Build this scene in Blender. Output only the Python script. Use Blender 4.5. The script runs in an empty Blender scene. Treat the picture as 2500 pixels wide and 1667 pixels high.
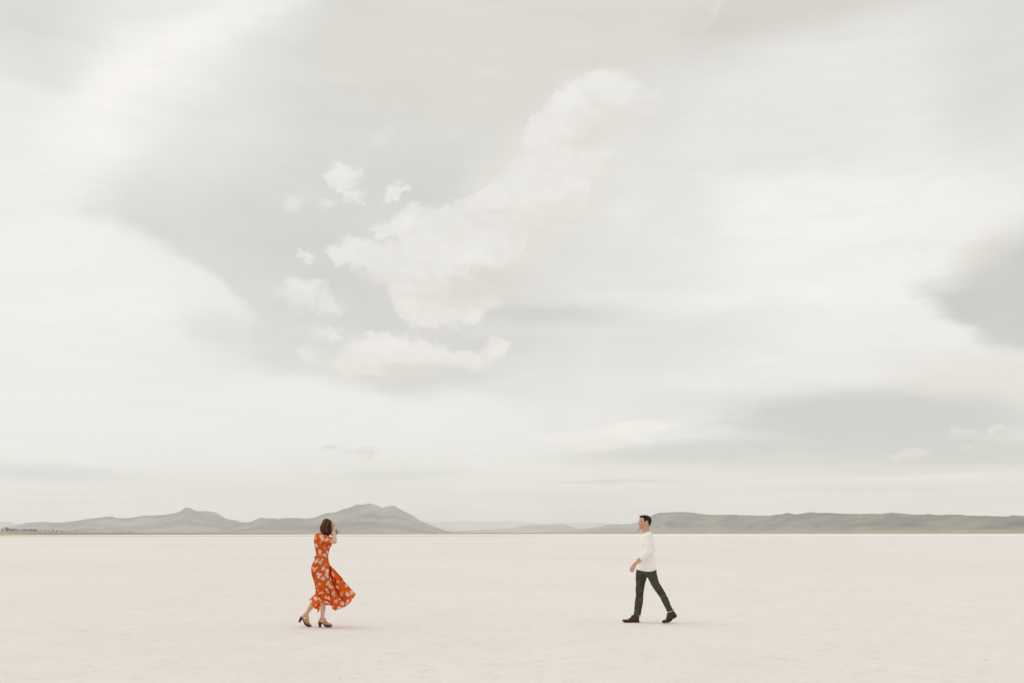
import bpy, math, random
import numpy as np
from mathutils import Matrix, Vector
R = math.radians
random.seed(7); RNG = np.random.default_rng(7)
scene = bpy.context.scene
COL = scene.collection

# ------------------------------------------------------------------ camera
CAM_H, F = 1.5, 2500 * 35 / 36
PITCH = math.atan((1302.3 - 833.5) / F)
cam = bpy.data.cameras.new('camera'); camo = bpy.data.objects.new('camera', cam); COL.objects.link(camo)
cam.lens = 35; cam.sensor_width = 36; cam.clip_start = 0.1; cam.clip_end = 120000
CM = Matrix.Translation((0, 0, CAM_H)) @ Matrix.Rotation(R(90) + PITCH, 4, 'X') @ Matrix.Rotation(R(-0.055), 4, 'Z')
camo.matrix_world = CM
scene.camera = camo
CR = np.array(CM.to_3x3())

def ray(px, py):                      # direction of a point of the 2500 x 1667 photograph
    return CR @ np.array([(px - 1250) / F, (833.5 - py) / F, -1.0])
def on_plane(px, py, Y):              # world point on the vertical plane y = Y
    d = ray(px, py); t = Y / d[1]
    return np.array([d[0] * t, Y, CAM_H + d[2] * t])
def on_ground(px, py):
    d = ray(px, py); t = -CAM_H / d[2]
    return np.array([d[0] * t, d[1] * t, 0.0])
def to_px(P):                         # world points (N,3) -> photo coordinates
    q = (np.asarray(P, float) - np.array([0, 0, CAM_H])) @ CR
    return 1250 + F * q[:, 0] / -q[:, 2], 833.5 - F * q[:, 1] / -q[:, 2]
def az_el(px, py):
    d = ray(px, py); d = d / np.linalg.norm(d)
    return math.degrees(math.atan2(d[0], d[1])), math.degrees(math.asin(d[2]))

def skyc(r, g, b): return lin(r + 1.2, g + .2, b - 1.2)
def lin(r, g, b, a=1.0):
    f = lambda c: (c / 255 / 12.92) if c <= 10 else ((c / 255 + 0.055) / 1.055) ** 2.4
    return (f(r), f(g), f(b), a)

# ------------------------------------------------------------------ render + colour
scene.render.engine = 'CYCLES'
scene.view_settings.view_transform = 'Standard'; scene.view_settings.look = 'None'
scene.view_settings.exposure = 0.0; scene.view_settings.gamma = 1.0
scene.cycles.volume_bounces = 2; scene.cycles.max_bounces = 8; scene.cycles.diffuse_bounces = 5
scene.cycles.use_denoising = True; scene.cycles.denoiser = 'OPENIMAGEDENOISE'; scene.cycles.denoising_input_passes = 'RGB_ALBEDO_NORMAL'

# ------------------------------------------------------------------ sun + sky
SUN_EL, SUN_AZ = 52.0, -75.0          # azimuth from +Y (view direction), negative = left
sun = bpy.data.lights.new('sun', 'SUN'); suno = bpy.data.objects.new('sun', sun); COL.objects.link(suno)
sun.energy = 0.5; sun.angle = R(45); sun.color = (1.0, 0.95, 0.88)
sd = Vector((math.sin(R(SUN_AZ)) * math.cos(R(SUN_EL)), math.cos(R(SUN_AZ)) * math.cos(R(SUN_EL)), math.sin(R(SUN_EL))))
suno.rotation_euler = sd.to_track_quat('Z', 'Y').to_euler(); suno.location = (-20, 5, 30)

world = bpy.data.worlds.new('World'); scene.world = world; world.use_nodes = True
def build_sky():
    nt = world.node_tree; N = nt.nodes; L = nt.links; N.clear()
    def nd(t, **k):
        n = N.new(t)
        for a, v in k.items(): setattr(n, a, v)
        return n
    def put(sock, v):
        if isinstance(v, bpy.types.NodeSocket): L.new(v, sock)
        else: sock.default_value = v
    def m(op, a, b=0.0, c=None, clamp=False):
        n = nd('ShaderNodeMath', operation=op, use_clamp=clamp); put(n.inputs[0], a); put(n.inputs[1], b)
        if c is not None: put(n.inputs[2], c)
        return n.outputs[0]
    def sstep(v, lo, hi, t0=0.0, t1=1.0):
        n = nd('ShaderNodeMapRange', interpolation_type='SMOOTHSTEP')
        put(n.inputs['Value'], v); put(n.inputs['From Min'], lo); put(n.inputs['From Max'], hi)
        put(n.inputs['To Min'], t0); put(n.inputs['To Max'], t1); return n.outputs[0]
    def mix(f, a, b):
        n = nd('ShaderNodeMix', data_type='RGBA'); put(n.inputs[0], f); put(n.inputs[6], a); put(n.inputs[7], b); return n.outputs[2]
    tc = nd('ShaderNodeTexCoord'); sep = nd('ShaderNodeSeparateXYZ'); L.new(tc.outputs['Generated'], sep.inputs[0])
    az = m('MULTIPLY', m('ARCTAN2', sep.outputs[0], sep.outputs[1]), 57.29578)
    el = m('MULTIPLY', m('ARCSINE', sep.outputs[2]), 57.29578)
    cmb = nd('ShaderNodeCombineXYZ'); put(cmb.inputs[0], az); put(cmb.inputs[1], el); P = cmb.outputs[0]
    def vmath(op, a, b):
        n = nd('ShaderNodeVectorMath', operation=op); put(n.inputs[0], a); put(n.inputs[1], b); return n.outputs[0]
    def noise(vec, scale, detail, rough=0.55, stretch=(1, 1, 1), off=(0, 0, 0)):
        v = vmath('MULTIPLY', vec, stretch); v = vmath('ADD', v, off)
        n = nd('ShaderNodeTexNoise', noise_dimensions='2D'); put(n.inputs['Vector'], v); n.inputs['Scale'].default_value = scale
        n.inputs['Detail'].default_value = detail; n.inputs['Roughness'].default_value = rough; return n
    def warp(vec, nz, amp):
        sc = nd('ShaderNodeSeparateColor'); L.new(nz.outputs['Color'], sc.inputs[0])
        cb = nd('ShaderNodeCombineXYZ'); put(cb.inputs[0], m('MULTIPLY_ADD', sc.outputs[0], amp[0], -0.5 * amp[0]))
        put(cb.inputs[1], m('MULTIPLY_ADD', sc.outputs[1], amp[1], -0.5 * amp[1]))
        return vmath('ADD', vec, cb.outputs[0])
    nA = noise(P, 0.16, 4, 0.55, (0.5, 1.3, 1)); PA = warp(P, nA, (5.0, 1.6, 0))       # broad veils
    nB = noise(P, 1.1, 7, 0.62, (1, 1.25, 1), (11, 3, 0)); PB = warp(P, nB, (1.5, 1.0, 0))   # billows
    nD = noise(PB, 2.6, 6, 0.6, (1, 1.1, 1), (31, 8, 0)); PC = warp(PB, nD, (0.8, 0.55, 0))    # torn edges
    nE = noise(P, 0.33, 3, 0.5, (1, 1.3, 1), (7, 41, 0))                                       # crisp or diffuse rims
    K = 2500 / 2352
    def loc(x, y):
        a, e = az_el(x * K, y * K); a2, _ = az_el(x * K + 40, y * K); _, e2 = az_el(x * K, y * K - 40)
        return a, e, (a2 - a) / 40 * K, (e2 - e) / 40 * K
    def length(vec, x, y, rx, ry, rot):
        a, e, sa, se = loc(x, y)
        mp = nd('ShaderNodeMapping', vector_type='TEXTURE'); put(mp.inputs['Vector'], vec)
        mp.inputs['Location'].default_value = (a, e, 0); mp.inputs['Rotation'].default_value = (0, 0, R(rot))
        mp.inputs['Scale'].default_value = (rx * sa, ry * se, 1)
        n = nd('ShaderNodeVectorMath', operation='LENGTH'); L.new(mp.outputs[0], n.inputs[0]); return n.outputs['Value']
    def after(col, vec):                   # makes the next mask wait for the previous colour (keeps the shader small)
        n = nd('ShaderNodeVectorMath', operation='MULTIPLY_ADD'); L.new(col, n.inputs[0]); n.inputs[1].default_value = (1e-9, 1e-9, 1e-9)
        L.new(vec, n.inputs[2]); return n.outputs[0]
    def blob(col, vec, x, y, rx, ry, rot, rgb, op, inner=0.0):
        vec = after(col, vec)
        k = sstep(length(vec, x, y, rx, ry, rot), inner, 1.0, op, 0.0)
        return mix(k, col, skyc(*rgb))
    def curve(pts, x):                     # elevation boundary as a function of azimuth
        n = nd('ShaderNodeFloatCurve'); c = n.mapping.curves[0]
        q = sorted((az_el(a * K, b * K) for a, b in pts))
        q = [((a + 45) / 90, max(-0.2, e) / 60 + 0.2) for a, e in q]
        while len(c.points) > 2: c.points.remove(c.points[1])
        c.points[0].location = (0.0, q[0][1]); c.points[-1].location = (1.0, q[-1][1])
        for a, e in q: c.points.new(a, e)
        for p in c.points: p.handle_type = 'AUTO_CLAMPED'
        n.mapping.update(); put(n.inputs['Value'], x)
        return m('MULTIPLY', m('SUBTRACT', n.outputs[0], 0.2), 60.0)
    def azn(vec):
        s = nd('ShaderNodeSeparateXYZ'); L.new(vec, s.inputs[0])
        return m('DIVIDE', m('ADD', s.outputs[0], 45.0), 90.0), s.outputs[1]
    # base brightness of the veil
    nC = noise(P, 0.35, 5, 0.6, (0.35, 2.2, 1), (3, 7, 0)); nL = noise(P, 0.06, 3, 0.5, (1, 1.6, 1), (21, 2, 0))
    col = mix(nL.outputs['Fac'], skyc(228, 228, 223), skyc(248, 247, 244))
    for b in SKY_BASE: col = blob(col, PA, *b)
    # main grey cloud sheet
    ax, ey = azn(PA)
    lo = curve(SHEET_LOW, ax); hi = curve(SHEET_HIGH, ax); wlow = m('MINIMUM', sstep(az, az_el(1080 * K, 800)[0], az_el(1330 * K, 800)[0], 1.3, 13.0), sstep(az, az_el(1500 * K, 300)[0], az_el(1680 * K, 300)[0], 13.0, 4.5))
    mlow = sstep(m('SUBTRACT', ey, lo), m('MULTIPLY', wlow, -0.5), m('MULTIPLY', wlow, 0.5))
    mhi = sstep(m('SUBTRACT', hi, ey), -3.0, 5.5)
    sheet = m('MULTIPLY', mlow, mhi)
    sheetcol = mix(nL.outputs['Fac'], skyc(215, 214, 209), skyc(222, 222, 216))
    for b in SHEET_TINT: sheetcol = blob(sheetcol, PA, *b)
    col = mix(m('MULTIPLY', sheet, 0.93), col, sheetcol)
    for b in SKY_VEIL: col = blob(col, PA, *b)
    # right-hand lens cloud
    lens = m('MULTIPLY', sstep(m('SUBTRACT', ey, curve(LENS_LOW, ax)), -0.35, 0.8), sstep(m('SUBTRACT', curve(LENS_HIGH, ax), ey), -0.8, 1.8))
    col = mix(m('MULTIPLY', lens, 0.95), col, skyc(200, 200, 195))
    # thin horizontal streaks near the horizon
    PS = warp(P, noise(P, 0.5, 5, 0.6, (0.4, 2.0, 1), (5, 9, 0)), (4.0, 0.5, 0))
    for b in SKY_STREAK: col = blob(col, PS, *b)
    # cumulus billows
    rim = sstep(nE.outputs['Fac'], 0.35, 0.65, 0.55, 1.7)
    fine = m('MULTIPLY', m('SUBTRACT', noise(PC, 0.9, 9, 0.66, (0.8, 1.2, 1), (2, 17, 0)).outputs['Fac'], 0.5), 1.15)
    puff = sstep(nB.outputs['Fac'], 0.35, 0.65)
    for body, op, rgb, gain in CUMULUS:
        D = None; Q = after(col, PC)
        for c in body:
            d = m('SUBTRACT', 1.0, length(Q, *c)); D = d if D is None else m('SMOOTH_MAX', D, d, 0.25)
        k = sstep(m('MULTIPLY_ADD', D, gain, fine), 0.02, rim, 0.0, op)
        cc = mix(puff, skyc(*[min(252, v + 1) for v in rgb]), skyc(rgb[0] - 3, rgb[1] - 3, rgb[2] - 4))
        col = mix(k, col, cc)
    for b in SKY_TOP: col = blob(col, PB, *b)
    # faint streaky variation
    nF = noise(PA, 0.9, 7, 0.66, (0.45, 2.4, 1), (13, 27, 0))
    s = m('MULTIPLY_ADD', m('SUBTRACT', nC.outputs['Fac'], 0.5), 0.095, 1.0); s = m('MULTIPLY_ADD', m('SUBTRACT', nF.outputs['Fac'], 0.5), 0.06, s)
    sky = nd('ShaderNodeTexSky'); sky.sky_type = 'NISHITA'; sky.sun_disc = False
    sky.sun_elevation = R(SUN_EL); sky.sun_rotation = R(SUN_AZ); sky.dust_density = 3.0
    b1 = nd('ShaderNodeBackground'); L.new(sky.outputs[0], b1.inputs[0]); b1.inputs[1].default_value = 0.10
    b2 = nd('ShaderNodeBackground'); L.new(col, b2.inputs[0]); L.new(s, b2.inputs[1])
    ms = nd('ShaderNodeMixShader'); ms.inputs[0].default_value = 0.94
    L.new(b1.outputs[0], ms.inputs[1]); L.new(b2.outputs[0], ms.inputs[2])
    out = nd('ShaderNodeOutputWorld'); L.new(ms.outputs[0], out.inputs[0])
    world.cycles.sampling_method = 'MANUAL'; world.cycles.sample_map_resolution = 512

# layers: x, y, rx, ry (on a 2352 px wide view), rotation, sRGB, opacity, inner
SKY_BASE = [
    (60, 30, 360, 230, 0, (216, 216, 211), .85, .1), (110, 190, 260, 60, -5, (226, 226, 222), .6, .1),
    (360, 190, 440, 150, 44, (251, 249, 247), .95, .3), (130, 620, 520, 330, -20, (246, 245, 242), .9, .3),
    (600, 10, 240, 60, 15, (248, 247, 244), .8, .1),
    (1750, 330, 420, 220, 10, (233, 233, 229), .8, .2), (2330, 160, 330, 330, 0, (221, 221, 216), .85, .1),
    (1850, 490, 600, 130, -3, (248, 247, 244), .9, .3), (2000, 650, 420, 110, -12, (248, 247, 244), .9, .3),
    (500, 960, 900, 150, 0, (245, 244, 241), .85, .3),
]
SHEET_LOW = [(-60, 520), (120, 505), (215, 508), (262, 524), (330, 548), (440, 610), (540, 715), (600, 815), (700, 858), (830, 890), (960, 908), (1060, 893), (1180, 868), (1290, 780), (1330, 600), (1400, 420), (1480, 270), (1580, 190), (1700, 130), (1870, 80), (2100, 45), (2352, 10), (2500, -20)]
SHEET_HIGH = [(-60, 520), (150, 520), (205, 430), (275, 325), (385, 215), (510, 115), (650, 15), (780, -150), (900, -400), (2400, -400)]
SHEET_TINT = [
    (470, 260, 380, 230, 40, (230, 230, 225), .9, .1), (1150, 90, 600, 290, 5, (222, 219, 210), .95, .2),
    (1850, 20, 560, 110, 8, (211, 206, 197), .9, .1), (800, 640, 420, 190, -25, (208, 208, 204), .85, .2),
    (950, 420, 260, 110, 10, (210, 210, 206), .7, .2), (1000, 860, 240, 60, 0, (213, 213, 208), .6, .1),
]
SKY_VEIL = [
    (480, 680, 170, 34, -32, (239, 238, 234), .75, .1), (540, 770, 240, 60, -18, (222, 222, 217), .7, .1),
    (1230, 420, 330, 170, 55, (229, 227, 220), .95, .35), (1380, 330, 210, 190, 20, (230, 228, 221), .8, .3),
    (1190, 540, 330, 130, 25, (229, 227, 220), .9, .3), (1060, 650, 170, 110, 15, (226, 221, 213), .9, .3),
    (1560, 480, 200, 180, 0, (233, 233, 230), .7, .2), (1400, 640, 330, 90, 0, (228, 228, 223), .7, .2),
    (1270, 725, 230, 50, -2, (203, 203, 199), .85, .1), (1420, 780, 460, 110, 0, (223, 223, 218), .7, .2),
    (1120, 790, 170, 40, 0, (209, 209, 205), .6, .2), (2280, 580, 180, 60, 25, (234, 229, 220), .8, .1),
    (2280, 880, 330, 110, -4, (232, 228, 221), .85, .2),
]
LENS_LOW = [(1500, 0), (1950, 400), (2020, 650), (2060, 690), (2110, 712), (2180, 748), (2240, 785), (2310, 803), (2400, 806), (2500, 800)]
LENS_HIGH = [(1500, 1000), (2000, 740), (2060, 670), (2150, 630), (2230, 590), (2352, 530), (2500, 470)]
SKY_STREAK = [
    (2010, 965, 520, 100, -3, (204, 206, 202), 1.0, .4), (1640, 1035, 470, 40, 2, (209, 211, 207), .95, .3),
    (2200, 1042, 560, 52, -2, (205, 208, 204), .95, .3), (1850, 1060, 480, 30, 0, (211, 213, 209), .7, .2),
    (1560, 930, 300, 60, 5, (226, 226, 221), .6, .1),
    (1900, 853, 320, 24, -3, (243, 241, 237), .8, .1), (1830, 828, 240, 10, -2, (245, 244, 240), .6, .1),
    (1370, 1000, 250, 20, 3, (250, 248, 244), .9, .2), (1470, 980, 150, 18, 0, (252, 249, 244), .9, .2), (1440, 1000, 90, 26, 0, (252, 250, 246), .8, .1), (1350, 1024, 90, 14, 0, (246, 243, 238), .7, .1),
    (90, 1085, 330, 34, -2, (215, 219, 217), .9, .1), (60, 1130, 380, 7, 0, (236, 229, 223), .6, .1), (120, 1150, 360, 8, 0, (219, 221, 218), .6, .1),
    (930, 1090, 240, 18, 2, (222, 225, 222), .8, .1), (560, 1150, 420, 10, 1, (229, 226, 221), .5, .1),
    (1430, 1106, 270, 8, 0, (211, 214, 211), .8, .1), (1250, 1140, 460, 22, 0, (219, 223, 220), .8, .1),
    (1960, 1086, 420, 16, 1, (229, 226, 219), .75, .1), (2050, 1120, 620, 24, 0, (213, 215, 211), .8, .1),
    (2150, 1165, 700, 40, 0, (209, 210, 205), .75, .2), (1250, 1185, 700, 24, 0, (222, 224, 221), .6, .1),
    (1550, 1075, 260, 9, 0, (228, 226, 221), .6, .1),
    (2330, 1185, 560, 75, 0, (202, 204, 198), .85, .15), (2080, 1080, 460, 14, 0, (224, 220, 211), .7, .1), (700, 1120, 560, 20, 0, (234, 235, 231), .6, .1),
]
CUMULUS = [
    ([(1385, 195, 75, 48, 10), (1310, 235, 66, 48, 30), (1450, 225, 85, 50, -15), (1250, 310, 60, 60, 50), (1340, 330, 120, 100, 20), (1195, 400, 60, 44, 40), (1270, 440, 120, 90, 20), (1125, 460, 70, 34, 15)], 1.0, (238, 236, 231), 3.0),
    ([(1050, 500, 80, 45, 15), (975, 530, 80, 60, 20), (880, 530, 38, 20, 30), (820, 580, 75, 40, 5), (900, 610, 90, 60, 0), (1000, 620, 110, 70, 10), (940, 670, 60, 50, 0), (1110, 560, 120, 70, 20), (1060, 700, 110, 50, 15), (980, 725, 70, 34, 0)], .95, (236, 234, 229), 3.6),
    ([(792, 410, 62, 44, -20), (812, 448, 34, 28, 0), (900, 440, 42, 32, 35)], 1.0, (238, 237, 233), 1.6),
    ([(674, 458, 30, 32, 0), (750, 472, 28, 14, 20), (948, 474, 34, 10, 25)], .6, (236, 235, 231), 1.3),
    ([(690, 672, 98, 46, -8), (755, 695, 60, 32, -15), (700, 598, 18, 36, 10), (745, 770, 52, 30, 0), (715, 818, 36, 32, 0)], .85, (234, 233, 229), 1.3),
    ([(880, 806, 118, 58, 8), (960, 816, 115, 44, -5), (812, 836, 88, 38, 0), (1065, 828, 100, 30, 0), (1138, 800, 46, 28, 20), (870, 772, 40, 22, 0)], .97, (237, 235, 230), 2.2),
    ([(2075, 1044, 56, 13, 2), (2110, 1038, 28, 10, 0), (2230, 1029, 40, 6, 0), (2215, 995, 44, 12, 0), (2290, 985, 30, 10, 10)], .8, (230, 227, 222), 1.7),
    ([(885, 312, 50, 26, 35)], .4, (230, 229, 224), 1.5),
    ([(1632, 38, 86, 15, 52)], .4, (233, 230, 223), 1.4),
    ([(818, 1036, 54, 12, -3), (757, 1029, 26, 9, 0)], .75, (217, 216, 211), 1.7),
]
SKY_TOP = [
    (1520, 430, 150, 240, 10, (231, 230, 225), .7, .2), (1400, 580, 180, 110, 15, (229, 228, 223), .7, .2), (1500, 260, 90, 80, 0, (226, 224, 218), .6, .1),
    (1375, 300, 110, 60, 20, (225, 222, 215), .7, .1), (1260, 500, 160, 60, 20, (226, 223, 216), .7, .1), (1100, 660, 190, 62, 8, (220, 214, 207), .75, .1), (950, 846, 170, 22, 0, (221, 219, 213), .8, .1), (870, 640, 60, 30, 0, (228, 225, 219), .5, .1),
    (1300, 228, 80, 44, 32, (243, 242, 239), .8, .2), (1395, 190, 86, 34, -5, (241, 240, 236), .8, .2), (1225, 330, 60, 50, 50, (240, 238, 233), .7, .1), (925, 508, 66, 36, 38, (241, 240, 236), .75, .1), (800, 566, 66, 28, 12, (239, 238, 234), .7, .1), (1070, 590, 110, 28, 20, (242, 241, 238), .7, .1), (890, 794, 110, 26, 5, (245, 243, 239), .8, .1), (1150, 425, 60, 34, 35, (236, 235, 231), .6, .1), (795, 400, 50, 24, 0, (242, 241, 238), .6, .1), (700, 655, 60, 22, 0, (240, 239, 235), .5, .1)]
build_sky()

# ------------------------------------------------------------------ helpers
def tag(o, label=None, cat=None, group=None, kind=None):
    if label: o['label'] = label
    if cat: o['category'] = cat
    if group: o['group'] = group
    if kind: o['kind'] = kind
    return o
def mesh_obj(name, V, Fc, mat, parent=None, colors=None, smooth=True, loc=None):
    """V in world coordinates; loc = world origin of the object (or of its parent chain)."""
    V = np.asarray(V, float)
    org = np.zeros(3) if loc is None else np.asarray(loc, float)
    if parent is not None:
        p = parent; org = np.zeros(3)
        while p is not None: org = org + np.array(p.location); p = p.parent
    me = bpy.data.meshes.new(name)
    me.from_pydata((V - org).tolist(), [], [list(map(int, f)) for f in Fc]); me.update()
    if smooth: me.polygons.foreach_set('use_smooth', [True] * len(me.polygons))
    if colors is not None:
        at = me.color_attributes.new('tint', 'FLOAT_COLOR', 'POINT')
        c = np.ones((len(V), 4), np.float32); c[:, :3] = colors; at.data.foreach_set('color', c.ravel())
    if mat: me.materials.append(mat)
    o = bpy.data.objects.new(name, me); COL.objects.link(o)
    if parent is not None: o.parent = parent
    else: o.location = org
    return o
def empty(name, loc):
    o = bpy.data.objects.new(name, None); o.location = loc; COL.objects.link(o); o.empty_display_size = 0.2; return o

_LAT = {}
def vnoise(x, y, z=0.0, seed=0):          # value noise 0..1
    if seed not in _LAT: _LAT[seed] = np.random.default_rng(100 + seed).random((64, 64, 64)).astype(np.float32)
    T = _LAT[seed]
    x, y, z = np.broadcast_arrays(np.asarray(x, np.float64), y, z)
    xi, yi, zi = np.floor(x).astype(int), np.floor(y).astype(int), np.floor(z).astype(int)
    fx, fy, fz = x - xi, y - yi, z - zi
    fx, fy, fz = (t * t * (3 - 2 * t) for t in (fx, fy, fz))
    g = lambda a, b, c: T[(xi + a) & 63, (yi + b) & 63, (zi + c) & 63]
    l = lambda a, b, t: a + (b - a) * t
    return l(l(l(g(0,0,0), g(1,0,0), fx), l(g(0,1,0), g(1,1,0), fx), fy), l(l(g(0,0,1), g(1,0,1), fx), l(g(0,1,1), g(1,1,1), fx), fy), fz)
def fbm(x, y, z=0.0, oct=4, seed=0, ridged=False):
    s = 0; a = 1.0; t = 0
    for i in range(oct):
        n = vnoise(x * 2**i + 13.7 * i, y * 2**i + 5.1 * i, np.asarray(z) * 2**i, seed)
        if ridged: n = 1 - np.abs(2 * n - 1)
        s = s + a * n; t += a; a *= 0.5
    return s / t

def mat_new(name, rough=0.8, base=(0.5, 0.5, 0.5), spec=0.3):
    m = bpy.data.materials.new(name); m.use_nodes = True; nt = m.node_tree
    b = nt.nodes['Principled BSDF']; b.inputs['Roughness'].default_value = rough
    b.inputs['Base Color'].default_value = (*base, 1); b.inputs['Specular IOR Level'].default_value = spec
    return m, nt, b
def nodes(nt):
    def nd(t, **k):
        n = nt.nodes.new(t)
        for a, v in k.items(): setattr(n, a, v)
        return n
    return nd
def noise_tint(name, c1, c2, scale, rough=0.85, detail=5, bump=0.0, bscale=60, attr=False, spec=0.25, dist=0.01, sss=0.0, stretch=(1, 1, 1)):
    m, nt, b = mat_new(name, rough, spec=spec); nd = nodes(nt); L = nt.links
    tc = nd('ShaderNodeTexCoord'); mp = nd('ShaderNodeMapping'); mp.inputs['Scale'].default_value = stretch; L.new(tc.outputs['Object'], mp.inputs[0])
    n = nd('ShaderNodeTexNoise'); n.inputs['Scale'].default_value = scale; n.inputs['Detail'].default_value = detail; L.new(mp.outputs[0], n.inputs['Vector'])
    mx = nd('ShaderNodeMix', data_type='RGBA'); mr = nd('ShaderNodeMapRange'); mr.inputs['From Min'].default_value = .3; mr.inputs['From Max'].default_value = .7
    L.new(n.outputs['Fac'], mr.inputs[0]); L.new(mr.outputs[0], mx.inputs[0])
    mx.inputs[6].default_value = (*c1, 1); mx.inputs[7].default_value = (*c2, 1); out = mx.outputs[2]
    if attr:
        at = nd('ShaderNodeAttribute', attribute_name='tint'); mu = nd('ShaderNodeMix', data_type='RGBA', blend_type='MULTIPLY'); mu.inputs[0].default_value = 1
        L.new(out, mu.inputs[6]); L.new(at.outputs['Color'], mu.inputs[7]); out = mu.outputs[2]
    L.new(out, b.inputs['Base Color'])
    if bump:
        n2 = nd('ShaderNodeTexNoise'); n2.inputs['Scale'].default_value = bscale; n2.inputs['Detail'].default_value = 4; L.new(mp.outputs[0], n2.inputs['Vector'])
        bp = nd('ShaderNodeBump'); bp.inputs['Strength'].default_value = bump; bp.inputs['Distance'].default_value = dist
        L.new(n2.outputs['Fac'], bp.inputs['Height']); L.new(bp.outputs[0], b.inputs['Normal'])
    if sss:
        b.inputs['Subsurface Weight'].default_value = sss; b.inputs['Subsurface Radius'].default_value = (1, .35, .2); b.inputs['Subsurface Scale'].default_value = 0.012
    return m

# ------------------------------------------------------------------ ground (dry playa)
def ground_mat():
    m, nt, b = mat_new('playa', 0.95, spec=0.1); nd = nodes(nt); L = nt.links
    geo = nd('ShaderNodeNewGeometry'); P = geo.outputs['Position']
    def put(s, v):
        if isinstance(v, bpy.types.NodeSocket): L.new(v, s)
        else: s.default_value = v
    def mth(op, a, bb=0.0, c=None):
        n = nd('ShaderNodeMath', operation=op); put(n.inputs[0], a); put(n.inputs[1], bb)
        if c is not None: put(n.inputs[2], c)
        return n.outputs[0]
    def mapr(v, a, bb, c=0.0, d=1.0, t='SMOOTHSTEP'):
        n = nd('ShaderNodeMapRange', interpolation_type=t); put(n.inputs[0], v)
        for i, q in enumerate((a, bb, c, d)): n.inputs[i + 1].default_value = q
        return n.outputs[0]
    def nz(scale, det, rough=.55, vec=P):
        n = nd('ShaderNodeTexNoise'); n.inputs['Scale'].default_value = scale; n.inputs['Detail'].default_value = det; n.inputs['Roughness'].default_value = rough
        L.new(vec, n.inputs['Vector']); return n
    def mix(f, a, c):
        n = nd('ShaderNodeMix', data_type='RGBA'); put(n.inputs[0], f); put(n.inputs[6], a); put(n.inputs[7], c); return n.outputs[2]
    wob = nz(2.2, 3); v = nd('ShaderNodeVectorMath', operation='MULTIPLY_ADD'); L.new(wob.outputs['Color'], v.inputs[0]); v.inputs[1].default_value = (.22, .22, 0); L.new(P, v.inputs[2])
    vo = nd('ShaderNodeTexVoronoi', feature='DISTANCE_TO_EDGE'); vo.inputs['Scale'].default_value = 7.5; L.new(v.outputs[0], vo.inputs['Vector'])
    vo2 = nd('ShaderNodeTexVoronoi', feature='DISTANCE_TO_EDGE'); vo2.inputs['Scale'].default_value = 1.3; L.new(v.outputs[0], vo2.inputs['Vector'])
    patch = mapr(nz(2.6, 4).outputs['Fac'], .53, .66)
    crack = mth('MULTIPLY', mapr(vo.outputs['Distance'], 0.0, 0.055, 1.0, 0.0), patch)
    crack2 = mth('MULTIPLY', mapr(vo2.outputs['Distance'], 0.0, 0.022, 1.0, 0.0), mapr(nz(.45, 2).outputs['Fac'], .5, .66))
    crack2 = mth('MULTIPLY', crack2, .45); ck = mth('MAXIMUM', crack, crack2)
    big = nz(0.035, 5, .6); mid = nz(0.6, 5, .6); fine = nz(14, 4, .6)
    col = mix(mapr(big.outputs['Fac'], .35, .65), GROUND_A, GROUND_B)
    col = mix(mth('MULTIPLY', mapr(mid.outputs['Fac'], .35, .7), .45), col, GROUND_C)
    grain = nz(5.5, 5, .7); col = mix(mth('MULTIPLY', mapr(grain.outputs['Fac'], .48, .70), .38), col, GROUND_D); col = mix(mth('MULTIPLY', mapr(fine.outputs['Fac'], .5, .75), .3), col, GROUND_D)
    col = mix(mth('MULTIPLY', ck, .28), col, (.42, .34, .25, 1))
    # far bands of the flat: a thin tan line of silt, then a whiter salt crust
    ln = nd('ShaderNodeVectorMath', operation='LENGTH'); L.new(P, ln.inputs[0])
    sx = nd('ShaderNodeSeparateXYZ'); L.new(P, sx.inputs[0]); az = mth('ARCTAN2', sx.outputs[0], sx.outputs[1])
    dist = mth('MULTIPLY', ln.outputs['Value'], mth('MULTIPLY_ADD', nz(.004, 3).outputs['Fac'], .3, .85))
    left = mapr(az, -0.05, 0.12, 1.0, 0.0)
    line = mth('MULTIPLY', mth('MULTIPLY', mapr(dist, 620, 720), mapr(dist, 900, 1050, 1.0, 0.0)), left)
    far = mapr(ln.outputs['Value'], 200, 800); col = mix(mth('MULTIPLY', far, .35), col, (.86, .81, .77, 1))
    col = mix(mth('MULTIPLY', line, .75), col, (.56, .47, .38, 1))
    salt = mth('MAXIMUM', mth('MULTIPLY', mapr(dist, 950, 1100), 1.0), mth('MULTIPLY', mapr(dist, 600, 900), mth('SUBTRACT', 1.0, left)))
    col = mix(mth('MULTIPLY', salt, .6), col, (.93, .90, .85, 1))
    L.new(col, b.inputs['Base Color'])
    h = mth('MULTIPLY_ADD', ck, -1.0, mth('MULTIPLY', fine.outputs['Fac'], .35)); h = mth('MULTIPLY_ADD', mid.outputs['Fac'], .5, h)
    bp = nd('ShaderNodeBump'); bp.inputs['Strength'].default_value = .5; bp.inputs['Distance'].default_value = .012
    L.new(h, bp.inputs['Height']); L.new(bp.outputs[0], b.inputs['Normal'])
    return m
GROUND_A = (.81, .764, .728, 1); GROUND_B = (.855, .812, .777, 1); GROUND_C = (.88, .842, .806, 1); GROUND_D = (.70, .645, .59, 1)
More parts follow.
